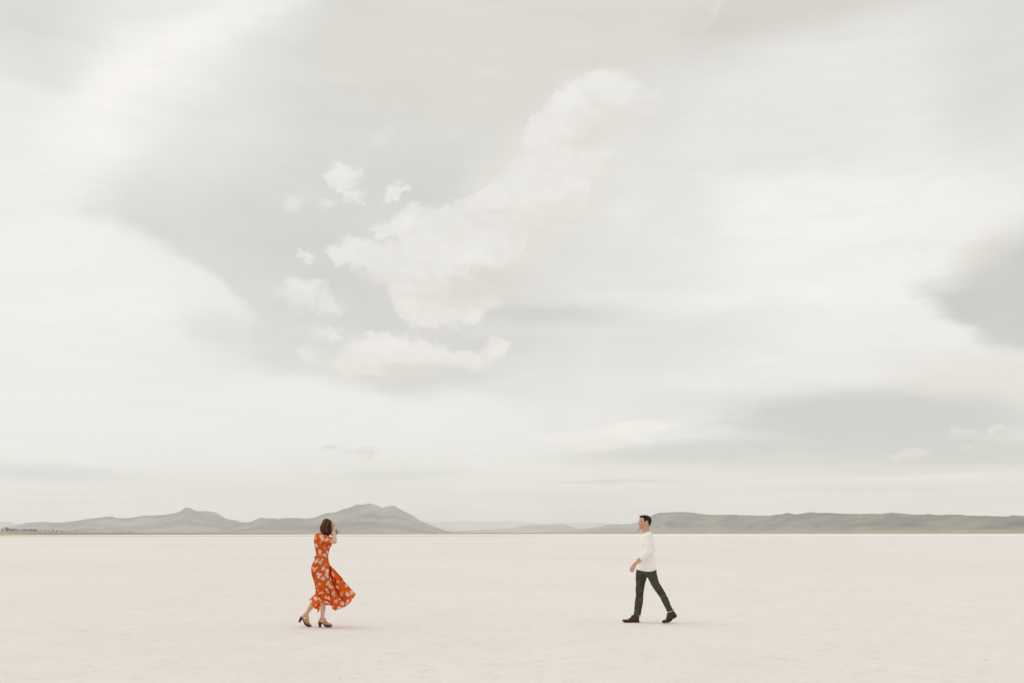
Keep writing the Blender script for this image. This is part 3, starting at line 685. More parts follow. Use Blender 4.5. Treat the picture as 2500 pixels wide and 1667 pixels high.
leather_tan = noise_tint('tan_leather', (.50, .20, .085), (.58, .26, .12), 22, .5, bump=.15, bscale=80, dist=.003, spec=.4)
dress_cloth = noise_tint('orange_floral_cloth', (1, 1, 1), (.94, .92, .90), 5, .9, attr=True, bump=.25, bscale=55, dist=.006, spec=.05)
brow_m = noise_tint('eyebrow', (.05, .025, .012), (.07, .035, .018), 50, .7)
sock_m = noise_tint('sock', (.6, .57, .5), (.66, .62, .56), 30, .95)
# thin cloth lets some light through
def translucent(mat, amt=.3):
    nt = mat.node_tree; b = nt.nodes['Principled BSDF']; src = b.inputs['Base Color'].links[0].from_socket
    t = nt.nodes.new('ShaderNodeBsdfTranslucent'); nt.links.new(src, t.inputs[0]); mx = nt.nodes.new('ShaderNodeMixShader'); mx.inputs[0].default_value = amt
    o = nt.nodes['Material Output']; nt.links.new(b.outputs[0], mx.inputs[1]); nt.links.new(t.outputs[0], mx.inputs[2]); nt.links.new(mx.outputs[0], o.inputs[0])
translucent(dress_cloth, .28)

def finger(F_, pts, r, k=.004):
    n = len(pts); F_.chain(pts, [r * (1 - .22 * i / (n - 1)) for i in range(n)], k)

# ------------------------------------------------------------------ the woman
ORANGE = np.array([.83, .150, .013]); CREAM = np.array([.92, .895, .82]); PISTIL = np.array([.42, .38, .33])
FLOWERS = [(C1(x, y), s) for x, y, s in [
    (675, 700, 46), (690, 730, 30), (800, 665, 34), (845, 660, 34), (855, 735, 62), (830, 700, 36), (965, 745, 48), (935, 770, 28), (1030, 745, 22), (1062, 670, 42), (1050, 640, 26), (690, 885, 56), (715, 915, 34), (660, 870, 34),
    (805, 812, 26), (925, 862, 20), (1005, 920, 26), (905, 940, 26), (930, 975, 16), (795, 1035, 54), (785, 1070, 28), (790, 990, 20), (970, 1060, 40), (965, 1030, 26), (985, 1085, 26), (905, 1112, 46), (930, 1145, 28), (870, 1105, 26),
    (800, 1115, 26), (715, 1120, 22), (695, 1280, 46), (730, 1240, 38), (760, 1210, 20), (800, 1300, 56), (850, 1235, 36), (860, 1215, 20), (930, 1345, 34), (950, 1320, 18), (870, 1445, 46), (875, 1400, 24), (840, 1470, 24), (915, 1440, 22),
    (690, 1455, 44), (665, 1500, 36), (725, 1425, 32), (625, 1420, 34), (965, 1510, 52), (985, 1470, 30), (945, 1490, 22)]]
FLOWERS += [(C2(x, y), s) for x, y, s in [
    (650, 80, 40), (620, 120, 26), (820, 60, 44), (825, 20, 20), (720, 205, 66), (690, 180, 36), (760, 200, 34), (715, 270, 34), (815, 285, 56), (850, 310, 26), (780, 290, 22), (900, 200, 54), (905, 140, 36), (915, 245, 46), (940, 110, 26), (985, 300, 44), (600, 60, 26),
    (630, 350, 22), (740, 415, 38), (925, 400, 44), (945, 370, 30), (895, 430, 24), (975, 470, 52), (1015, 480, 40), (1030, 505, 28), (975, 430, 30), (1135, 490, 48), (1110, 465, 26), (1165, 500, 22), (670, 462, 24), (1035, 200, 44), (1055, 230, 30), (1020, 160, 26), (1055, 325, 24), (1135, 368, 44), (1175, 365, 16),
    (1270, 340, 30), (1275, 375, 22), (1350, 430, 46), (1380, 455, 30), (1330, 465, 26), (900, 545, 46), (935, 600, 34), (700, 560, 30), (770, 605, 42), (740, 620, 22), (815, 595, 22), (1055, 600, 40), (1025, 640, 24), (1070, 665, 36), (1075, 700, 22), (1240, 615, 48), (1240, 660, 48),
    (1365, 640, 54), (1350, 600, 24), (1395, 675, 28), (1470, 605, 64), (1445, 570, 32), (1510, 600, 40), (1435, 640, 26), (650, 735, 56), (620, 715, 26), (655, 770, 26), (735, 745, 40), (760, 775, 22), (885, 715, 40), (945, 735, 48), (930, 690, 22), (985, 770, 20), (1105, 800, 54), (1130, 775, 24), (1115, 835, 20), (1195, 740, 36),
    (1265, 845, 58), (1230, 850, 26), (1275, 890, 24), (1365, 810, 56), (1345, 865, 34), (1385, 780, 30), (540, 790, 40), (550, 820, 22), (1475, 740, 24), (905, 830, 40), (870, 815, 22), (945, 855, 22), (665, 890, 38), (625, 940, 22), (1040, 915, 30), (1180, 950, 54), (1150, 975, 30), (1215, 940, 24), (720, 820, 16)]]
def paint_dress(V):
    """Printed cloth: each flower sits at its own spot on the surface, so the print wraps round the body."""
    px, py = to_px(V + BASE_W)
    C = np.tile(ORANGE, (len(V), 1)) * (0.93 + .14 * fbm(V[:, 0] * 7, V[:, 1] * 7, V[:, 2] * 7, 2, 31))[:, None]
    wob = fbm(V[:, 0] * 130, V[:, 1] * 130, V[:, 2] * 130, 2, 32) - .5
    def bloom(m, d, th, r, n, ph, big, soft):
        edge = r * (.86 + .17 * np.cos(n * th + ph) + .75 * wob[m]); k = np.clip((edge - d) / soft + .5, 0, 1)
        inner = CREAM * (1 - .16 * np.clip(np.cos(n * 2 * th + ph + 1.5) * 1.2, 0, 1) * (d < r * .8))[:, None]
        if big: inner = np.where((d < r * .24)[:, None], PISTIL, inner)
        C[m] = C[m] * (1 - k[:, None]) + inner * k[:, None]
    for i, ((fx, fy), s) in enumerate(FLOWERS):
        r = s / 9.5 * .77; d = np.hypot(px - fx, py - fy); c = np.nonzero(d < r * .7)[0]
        if not len(c): continue
        ya = V[c, 1].min(); m = (d < r * 2) & (V[:, 1] < ya + .035 + r / 150)
        bloom(m, d[m], np.arctan2(py[m] - fy, px[m] - fx), r, 5 if s > 30 else 4, i * 1.7, s > 34, .55)
    rng = np.random.default_rng(12); back = np.nonzero(V[:, 1] > .05)[0]; done = []
    for i in range(900):                                   # the side turned away from the camera
        p = V[back[rng.integers(len(back))]]
        if any(np.linalg.norm(p - q) < .085 for q in done): continue
        done.append(p); r = rng.choice([.012, .018, .026, .030]); e = V - p; d = np.linalg.norm(e, axis=1); m = d < r * 2
        bloom(m, d[m], np.arctan2(e[m, 2], e[m, 0] + e[m, 1]), r, 5, i, r > .02, .004)
    return C

def build_woman():
    root = empty('person', tuple(BASE_W)); B = np.array(BASE_W)
    tag(root, 'woman in an orange floral midi dress and platform heels hiding her face in her hands', 'person')
    # --- body
    Fb = Field((-.75, -.42, -.02), (.35, .42, 1.82), .0055)
    hip = {-1: W1(825, 1340, -.06), 1: W1(820, 1340, .06)}
    Fb.loft([(W1(0, 650)[2], W1(760, 650)[0], W1(930, 650)[0], .06), (W1(0, 700)[2], W1(720, 700)[0], W1(980, 700)[0], .15), (W1(0, 800)[2], W1(690, 800)[0], W1(1010, 800)[0], .15), (W1(0, 950)[2], W1(705, 950)[0], W1(1005, 950)[0], .13), (W1(0, 1100)[2], W1(730, 1100)[0], W1(965, 1100)[0], .115),
             (W1(0, 1250)[2], W1(700, 1250)[0], W1(965, 1250)[0], .118), (W1(0, 1400)[2], W1(680, 1400)[0], W1(960, 1400)[0], .125)], .02)
    neck = W1(895, 650); Fb.chain([neck, W1(935, 570)], [.058, .05], .03)
    # head, bowed forward and turned a little away
    hc = W1(962, 425); Fb.ball(hc, (.084, .073, .100), .02)
    for s in (-1, 1): Fb.ball(W1(960, 440, s * .078), (.016, .01, .03), .006)
    Fb.ball(W1(1045, 470), (.045, .05, .07), .03); Fb.ball(W1(1070, 400), (.03, .055, .05), .03)      # jaw, brow
    Fb.cone(W1(1085, 430), W1(1108, 468), .011, .016, .01); Fb.ball(W1(1082, 505), (.014, .024, .008), .008); Fb.ball(W1(1082, 518), (.014, .022, .008), .006); Fb.ball(W1(1068, 548), (.02, .022, .018), .02)
    for s in (-1, 1): Fb.ball(W1(1095, 432, s * .032), (.012, .017, .012), .008, 'cut')
    for s in (-1, 1): Fb.ball(W1(1086, 433, s * .032), .0125, .003)
    for s in (-1, 1):
        sh = W1(815, 720, s * .165); e = W1(1142 if s < 0 else 1125, 800, s * .25); w = W1(1142, 600, s * .10); k = .02
        Fb.chain([W1(850, 680, s * .06), sh, sh + (e - sh) * .35, e], [.045, .046, .042, .032], .025)
        Fb.chain([e, e + (w - e) * .3, w], [.034, .038, .0235], .012)
        # palm against the face, fingers up over the forehead
        p0 = W1(1141, 575, s * .088); p1 = W1(1140, 462, s * .062)
        for q in (-1, 0, 1): Fb.cone(p0 + np.array([0, q * .012, 0]), p1 + np.array([0, q * .022, 0]), .018, .0155, .012)
        for j, (L, r) in enumerate([(.074, .0105), (.082, .0108), (.076, .0102), (.060, .009)]):
            y = s * (.030 + .0205 * j); a = np.array([p1[0], y, p1[2] + .004 - .004 * abs(j - 1.3)]); dx = -.004 - .0025 * j
            finger(Fb, [a, a + np.array([.006, -s * .002, L * .42]), a + np.array([dx * .4, -s * .003, L * .75]), a + np.array([dx * 2.2, -s * .004, L])], r)
        t0 = p0 + np.array([-.004, -s * .02, .022]); finger(Fb, [t0, t0 + np.array([-.014, -s * .022, .026]), t0 + np.array([-.026, -s * .028, .052])], .0105)
    # legs and feet
    legs = {-1: ((W2(848, 600, -.075)), W2(800, 1160, -.075), W2(745, 1235, -.075), W2(880, 1295, -.078), W2(1000, 1322, -.082)),
            1: ((W2(770, 590, .06)), W2(440, 1085, .075), W2(360, 1150, .075), W2(480, 1295, .078), W2(540, 1332, .082))}
    for s, (kn, an, he, ba, to) in legs.items():
        Fb.chain([hip[s], hip[s] + (kn - hip[s]) * .5, kn], [.074, .064, .048], .02)
        cv = kn + (an - kn) * .32 + np.array([-.010, 0, 0]); Fb.chain([kn, cv, kn + (an - kn) * .7, an], [.050, .050, .037, .029], .02)
        Fb.cone(an, he, .028, .025, .015)
        Fb.chain([an, (an + ba) / 2 + np.array([.004, 0, .008]), ba, to], [.028, .027, .023, .013], .015, fy=1.25)
        for j in range(5): q = np.array([.012 - .006 * abs(j - 1), s * (-.026 + .013 * j), -.004]); Fb.cone(to + q * np.array([.2, 1, 1]), to + q, .0085, .0075, .003)
    V, Q = Fb.mesh(1)
    col = np.ones((len(V), 3)) * (1 - .06 * (fbm(V[:, 0] * 14, V[:, 1] * 14, V[:, 2] * 14, 2, 33) - .5))[:, None]
    mesh_obj('body', V + B, Q, skin_w, root, colors=col)
    # --- shoes
    def shoe(s, upper, straps, plat, heel, topline):
        y = s * .078
        Fs = Field((-.75, y - .08, -.02), (.35, y + .08, .30), .004)
        Fs.profile(poly(W2, upper, y), .044, .034, y, soft=2)
        V, Q = Fs.mesh(1); sh = mesh_obj('shoe', V + B, Q, leather_tan, root)
        Fs = Field((-.75, y - .08, -.02), (.35, y + .08, .30), .004)
        wf = lambda X, Z: np.clip(.62 + .38 * np.clip((X - poly(W2, [plat[0]], y)[0][0]) / .14, 0, 1), 0, 1)
        Fs.profile(poly(W2, plat, y), .047, .012, y, soft=1, wfun=wf); mesh_obj('sole', *((lambda v, q: (v + B, q))(*Fs.mesh(1))), sole_dark, sh)
        Fs = Field((-.75, y - .08, -.02), (.35, y + .08, .30), .004)
        Fs.profile(poly(W2, heel, y), .026, .012, y, soft=1); mesh_obj('heel', *((lambda v, q: (v + B, q))(*Fs.mesh(1))), sole_dark, sh)
        c = [W2(*p, y) for p in straps]; r = .033; P = []
        for i in range(25):
            a = 2 * math.pi * i / 24; t = (1 - math.cos(a)) / 2; P.append(c[0] + (c[1] - c[0]) * t + np.array([0, math.sin(a) * r, 0]))
        v, q = tubes([P], [[.0048] * 25], 6); mesh_obj('strap', v + B, q, leather_tan, sh)
    shoe(-1, [(800, 1262), (835, 1225), (850, 1205), (882, 1212), (905, 1255), (950, 1298), (995, 1312), (1020, 1325), (1020, 1342), (960, 1350), (880, 1345), (840, 1320), (800, 1285), (740, 1275), (706, 1268), (708, 1248), (740, 1258)],
         [(748, 1196), (856, 1222)],
         [(706, 1266), (745, 1268), (800, 1278), (850, 1312), (890, 1332), (950, 1338), (1022, 1326), (1024, 1345), (1005, 1375), (985, 1385), (880, 1385), (855, 1372), (838, 1340), (795, 1300), (740, 1292), (708, 1290)],
         [(705, 1266), (786, 1276), (786, 1310), (778, 1385), (722, 1385), (715, 1330)], None)
    shoe(1, [(400, 1205), (412, 1180), (430, 1165), (475, 1180), (495, 1215), (500, 1265), (530, 1305), (560, 1325), (565, 1345), (540, 1352), (480, 1335), (420, 1300), (385, 1250), (345, 1185), (305, 1150), (318, 1134), (350, 1150), (380, 1185)],
         [(382, 1098), (462, 1172)],
         [(303, 1148), (322, 1136), (365, 1178), (395, 1240), (430, 1295), (480, 1328), (530, 1345), (566, 1338), (566, 1352), (540, 1376), (500, 1378), (440, 1358), (400, 1325), (375, 1262), (345, 1205), (310, 1170)],
         [(302, 1146), (352, 1196), (330, 1240), (300, 1282), (258, 1262), (285, 1200)], None)
    # --- dress: bodice and sleeves (implicit) joined with the wind-blown skirt (sheet)
    Fd = Field((-.42, -.36, .75), (.32, .36, 1.62), .0052)
    rows = [(595, 735, 850, .055), (625, 700, 905, .13), (660, 682, 960, .175), (700, 668, 1010, .188), (800, 658, 1050, .18), (860, 661, 1058, .172), (900, 668, 1052, .165), (950, 680, 1033, .152), (1000, 690, 1020, .142), (1050, 699, 1002, .132), (1100, 706, 990, .128), (1140, 697, 988, .138)]
    Fd.loft([(W1(0, y)[2], W1(a, y)[0], W1(b, y)[0], w) for y, a, b, w in rows], .02, p=2.2)
    Fd.ball(W1(1000, 850, -.055), (.052, .055, .055), .03); Fd.ball(W1(1000, 850, .055), (.052, .055, .055), .03)
    for s in (-1, 1):
        a = W1(805, 712, s * .165); e = W1(1142 if s < 0 else 1125, 800, s * .25); b_ = a + (e - a) * .74
        Fd.chain([W1(800, 660, s * .10), a, (a + b_) / 2, b_ + (e - a) * .1], [.05, .069, .062, .060], .02)
        u = (e - a) / np.linalg.norm(e - a); Fd.halfcut(b_, u, .075); Fd.cone(b_ - u * .02, b_ + u * .05, .048, .050, 0, 'cut')
    Fd.cone(W1(885, 625), W1(960, 520), .062, .09, .004, 'cut')
    V1, Q1 = Fd.mesh(1); N1 = normals(V1, Q1)
    cr = [([C1(735, 955), C1(800, 948), C1(900, 965), C1(1030, 955)], .9, .010), ([C1(740, 775), C1(830, 800), C1(940, 860), C1(1060, 880)], 1.6, .012), ([C1(860, 940), C1(960, 870), C1(1060, 860)], 1.2, .006),
          ([C1(700, 1100), C1(850, 1085), C1(990, 1105)], .8, .006), ([C1(720, 620), C1(740, 700), C1(745, 770)], 1.2, .007), ([C1(850, 840), C1(930, 870), C1(1040, 875)], 1.0, .006), ([C1(850, 1080), C1(930, 1020), C1(1010, 990)], .9, .005), ([C1(700, 1000), C1(780, 980), C1(860, 1000)], .9, .004)]
    V1 = creases(V1, B, cr, -1, N1); V1 = V1 + N1 * ((fbm(V1[:, 0] * 16, V1[:, 1] * 16, V1[:, 2] * 26, 3, 34) - .5) * .010)[:, None]
    Lp = [C1(*p) for p in [(700, 1080), (692, 1140), (680, 1200), (655, 1250), (625, 1300), (604, 1350), (592, 1400), (584, 1450)]] + [C2(*p) for p in [(551, 120), (560, 200), (598, 310), (624, 400), (640, 500), (648, 560), (635, 640), (572, 700), (505, 770)]]
    Rp = [C1(*p) for p in [(990, 1080), (990, 1150), (997, 1200), (1005, 1250), (1015, 1300), (1033, 1345)]] + [C2(*p) for p in [(1010, 22), (1080, 90), (1150, 170), (1250, 280), (1310, 370), (1372, 420), (1430, 500), (1520, 598), (1560, 640)]]
    near = [C2(*p) for p in [(505, 770), (535, 810), (558, 850), (602, 942), (655, 905), (700, 860), (740, 815), (795, 830), (840, 845), (870, 885), (940, 897), (1000, 905), (1035, 980), (1080, 1000), (1130, 995), (1220, 970), (1330, 910), (1400, 860), (1480, 760), (1560, 640)]]
    far = [C2(*p) for p in [(505, 770), (560, 850), (602, 940), (640, 972), (690, 985), (684, 1085), (715, 1052), (745, 950), (800, 875), (850, 850), (920, 880), (1000, 900), (1035, 975), (1080, 995), (1130, 990), (1220, 965), (1330, 905), (1400, 855), (1480, 755), (1560, 640)]]
    top = [C1(700, 1080), C1(770, 1088), C1(850, 1090), C1(930, 1088), C1(990, 1080)]
    nu, nv = 250, 330
    def res(P, n): return spline(np.array(P), n)
    Ls, Rs = res(Lp, nv), res(Rp, nv); v = np.linspace(0, 1, nv)[:, None, None]
    Vs = []; Cs = []; Qs = []; base_i = 0
    gro = [([C1(600, 1440), C1(700, 1370), C1(850, 1290)], 1.3, .014), ([C1(640, 1560), C1(720, 1470), C1(830, 1390), C1(1000, 1290)], 1.5, .018), ([C1(590, 1500), C2(600, 230), C2(622, 330), C2(650, 480)], 1.1, .018),
           ([C2(985, -20), C2(975, 80), C2(1010, 260), C2(1060, 420), C2(1130, 560), C2(1200, 700), C2(1310, 820)], 2.6, .052), ([C2(1060, 270), C2(1100, 350), C2(1120, 440)], 2.6, .035), ([C2(962, 0), C2(958, 200), C2(962, 330)], 1.2, .022),
           ([C2(1010, 30), C2(1130, 180), C2(1240, 310), C2(1310, 440)], 3.0, .030), ([C2(650, 568), C2(760, 575), C2(900, 580)], 1.0, .016), ([C2(945, 610), C2(910, 705)], 1.1, .014), ([C2(615, 200), C2(640, 420), C2(690, 560)], 1.2, .010),
           ([C2(950, 500), C2(985, 640), C2(1000, 800), C2(1030, 940)], 1.8, .024), ([C2(700, 640), C2(760, 730), C2(830, 790)], 1.4, .016), ([C2(740, 745), C2(850, 760), C2(1000, 800)], 1.3, .014), ([C2(1160, 400), C2(1320, 700), C2(1400, 830)], -0.0 + 1.6, -.016),
           ([C2(870, 850), C2(940, 870), C2(1010, 890)], 1.0, .014), ([C2(1100, 600), C2(1150, 760), C2(1160, 930)], 1.8, .012), ([C2(1210, 560), C2(1290, 760), C2(1320, 880)], 1.6, .012), ([C2(680, 20), C2(640, 180), C2(620, 260)], 1.2, .012), ([C1(850, 1560), C1(820, 1470), C1(880, 1330)], 1.2, .005)]
    for side, hem in ((-1, near), (1, far)):
        phi = np.linspace(0, math.pi, nu); sp = (1 - np.cos(phi)) / 2; s_ = sp[None, :, None]
        H = spline(np.array(hem), 900); tt = np.linspace(0, 1, 900); H[:, 1] += (fbm(tt * 26, side * 3.0, 0, 3, 38) - .5) * 3.2 * np.clip(np.sin(math.pi * tt) * 3, 0, 1); T = spline(np.array(top), 300)
        al = lambda P: np.stack([np.interp(sp, np.linspace(0, 1, len(P)), P[:, i]) for i in range(2)], 1)
        Hh, Tt = al(H), al(T)
        G = (1 - v) * Tt[None] + v * Hh[None] + (1 - s_) * Ls[:, None] + s_ * Rs[:, None] - ((1 - v) * ((1 - s_) * Ls[0] + s_ * Rs[0]) + v * ((1 - s_) * Ls[-1] + s_ * Rs[-1]))
        vv = v[:, :, 0]; ss = s_[:, :, 0]
        Bd = np.interp(vv, [0, .12, .3, .55, .8, 1], [.131, .155, .178, .165, .17, .19])
        prof = np.sqrt(np.clip(1 - (2 * ss - 1) ** 2, 0, 1))
        flare = np.clip((ss - .45) / .55, 0, 1) * np.clip((vv - .3) / .5, 0, 1)
        y = side * Bd * prof * (1 - .35 * flare)
        amp = .05 * np.clip(vv - .3, 0, 1) ** 1.1 * prof * (.35 + .65 * ss)
        y += amp * (np.sin(2 * math.pi * (5.5 * ss + .25 * side) + 2 * vv) + .6 * np.sin(2 * math.pi * (11 * ss + .3) + 3 * vv))
        y += .035 * flare * np.sin(2 * math.pi * (1.6 * ss + .9 * vv))
        px = G[:, :, 0].ravel(); py = G[:, :, 1].ravel(); yy = y.ravel()
        off = np.zeros(len(px))
        for pts, w, dep in gro:
            d, aa = line_dist(px, py, pts); off += 2.2 * dep * np.exp(-(d / (w * .85)) ** 2) * np.clip(np.sin(math.pi * np.clip(aa, .03, .97)) * 2.5, 0, 1)
        off *= np.sin(np.repeat(vv, nu, 1).ravel() * 0 + 1) / math.sin(1) * np.tile(np.clip(prof[0] * 2.2, 0, 1), nv)
        yy = yy - side * off * (1 if side < 0 else .6) + (fbm(px / 4.5, py / 7, side, 3, 35) - .5) * .010 * np.tile(prof[0], nv)
        d0 = np.stack([(px - 1250) / F, (833.5 - py) / F, -np.ones(len(px))], 1) @ CR.T; t = (YW + yy) / d0[:, 1]
        P = np.stack([d0[:, 0] * t - B[0], yy, CAM_H + d0[:, 2] * t], 1); P[:, 2] = np.maximum(P[:, 2], .02)
        Vs.append(P)
        ii = np.arange(nv - 1)[:, None] * nu + np.arange(nu - 1)[None]; q = np.stack([ii, ii + 1, ii + nu + 1, ii + nu], -1).reshape(-1, 4)
        if side < 0: q = q[:, ::-1]
        Qs.append(q + base_i); base_i += len(P)
    V2 = np.concatenate(Vs); Q2 = np.concatenate(Qs)
    # drop bodice volume below the seam, keep one dress mesh
    V = np.concatenate([V1, V2]); Q = np.concatenate([Q1, Q2 + len(V1)]); Cc = paint_dress(V)
    mesh_obj('dress', V + B, Q, dress_cloth, root, colors=Cc)
    # tie at the back of the waist
    v_, q_ = tubes([spline([W1(698, 1135, -.03), W1(682, 1155, -.04), W1(672, 1185, -.05), W1(676, 1212, -.05)], 10)], [np.linspace(.009, .005, 10)], 6)
    mesh_obj('belt_tie', v_ + B, q_, noise_tint('dark_red_tie', (.30, .03, .008), (.36, .04, .01), 20, .9), root)
    # --- hair
    out = [(930, 243), (895, 262), (862, 300), (838, 350), (818, 400), (803, 450), (800, 500), (812, 545), (835, 580), (870, 612), (910, 640), (950, 662), (985, 668), (1010, 655), (1035, 622), (1058, 590), (1078, 560), (1088, 520), (1080, 480), (1072, 440), (1090, 390), (1098, 358), (1085, 318), (1058, 292), (1020, 270), (975, 252)]
    Fh = Field((-.42, -.13, 1.3), (.3, .13, 1.82), .0045)
    PH = poly(W1, out); Fh.profile(PH, .095, .07, 0, soft=4)
    V, Q = Fh.mesh(2); N = normals(V, Q)
    px, py = to_px(V + B); cxp, cyp = C1(985, 235)
    an = np.arctan2(px - cxp, py - cyp + 3); st = fbm(an * 14 + 40, V[:, 1] * 9 + 3, V[:, 2] * 1.5, 3, 36) - .5
    V = V + N * (st * .022)[:, None]
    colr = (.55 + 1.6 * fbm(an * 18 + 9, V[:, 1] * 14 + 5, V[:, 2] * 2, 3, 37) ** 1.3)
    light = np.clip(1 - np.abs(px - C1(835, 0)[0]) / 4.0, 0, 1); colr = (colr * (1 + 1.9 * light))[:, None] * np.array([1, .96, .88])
    hair = mesh_obj('hair', V + B, Q, hair_brown, root, colors=np.clip(colr, 0, 4))
    rng = np.random.default_rng(3); paths = []; rad = []
    for i in range(230):                                   # locks lying on and leaving the mass
        u = rng.random(); y = rng.normal(0, .055); y = max(-.1, min(.1, y)); sgn = -1 if rng.random() < .7 else 1
        x0 = 930 + (u - .5) * 110; x1 = 812 + u * 262; yb = 560 + 110 * math.sin(math.pi * min(1, max(0, u * .9 + .05))) + rng.normal(0, 14)
        yd = sgn * abs(rng.normal(.055, .03)); bulge = .094
        p = [W1(x0, 262 + 90 * abs(u - .4), yd * .4), W1(x0 * .55 + x1 * .45 + (18 if u < .5 else 26), 330 + 20 * rng.random(), sgn * bulge * .85 * (.5 + .5 * rng.random())), W1(x1 + rng.normal(0, 6), 460, sgn * bulge * (.75 + .25 * rng.random())), W1(x1 + rng.normal(0, 10) + 10, yb, sgn * (.05 + .03 * rng.random()))]
        r0 = .0022 + .0022 * rng.random(); paths.append(spline(p, 12)); rad.append(np.linspace(r0, r0 * .25, 12))
    for p in [[(1005, 560, -.08), (1040, 610, -.09), (1085, 660, -.08)], [(985, 600, -.06), (1000, 660, -.07), (1022, 715, -.07)], [(960, 600, -.06), (985, 660, -.07), (1005, 700, -.07)], [(1030, 560, -.08), (1065, 600, -.09), (1098, 640, -.08)],
              [(1120, 470, .02), (1165, 530, .0), (1190, 590, .0), (1205, 640, .01)], [(1120, 480, .03), (1175, 540, .02), (1200, 600, .02), (1190, 640, .02)], [(1130, 500, .02), (1185, 545, .02), (1215, 575, .02)], [(1130, 520, .04), (1175, 570, .03), (1188, 628, .03)]]:
        for j in range(4 if p[0][0] > 1100 else 7):
            q = [W1(x + rng.normal(0, 7), y + rng.normal(0, 5), d + rng.normal(0, .006)) for x, y, d in p]; paths.append(spline(q, 10)); rad.append(np.linspace(.0032, .0008, 10))
    for j in range(16):                                    # fine wisps lifted by the wind
        q = [W1(1150, 500 + rng.normal(0, 20), .03), W1(1200, 540 + rng.normal(0, 22), .02), W1(1230 + rng.random() * 60, 575 + rng.normal(0, 40), rng.normal(0, .02))]; paths.append(spline(q, 8)); rad.append(np.linspace(.0012, .0004, 8))
    for j in range(14):
        q = [W1(835, 380 + rng.random() * 160, -.06), W1(808, 430 + rng.random() * 120, -.07), W1(800 + rng.normal(0, 8), 500 + rng.random() * 60, -.07)]; paths.append(spline(q, 8)); rad.append(np.linspace(.002, .0005, 8))
    v_, q_ = tubes(paths, rad, 4); c_ = np.repeat([float(np.clip(rng.normal(1.5, .8), .4, 3.8)) + (2.2 if p[-1][0] > W1(1130, 500)[0] else 0) for p in paths], [4 * len(p) for p in paths])[:, None] * np.array([1, .93, .8])
    mesh_obj('loose_locks', v_ + B, q_, hair_brown, hair, colors=c_)
    return root
build_woman()

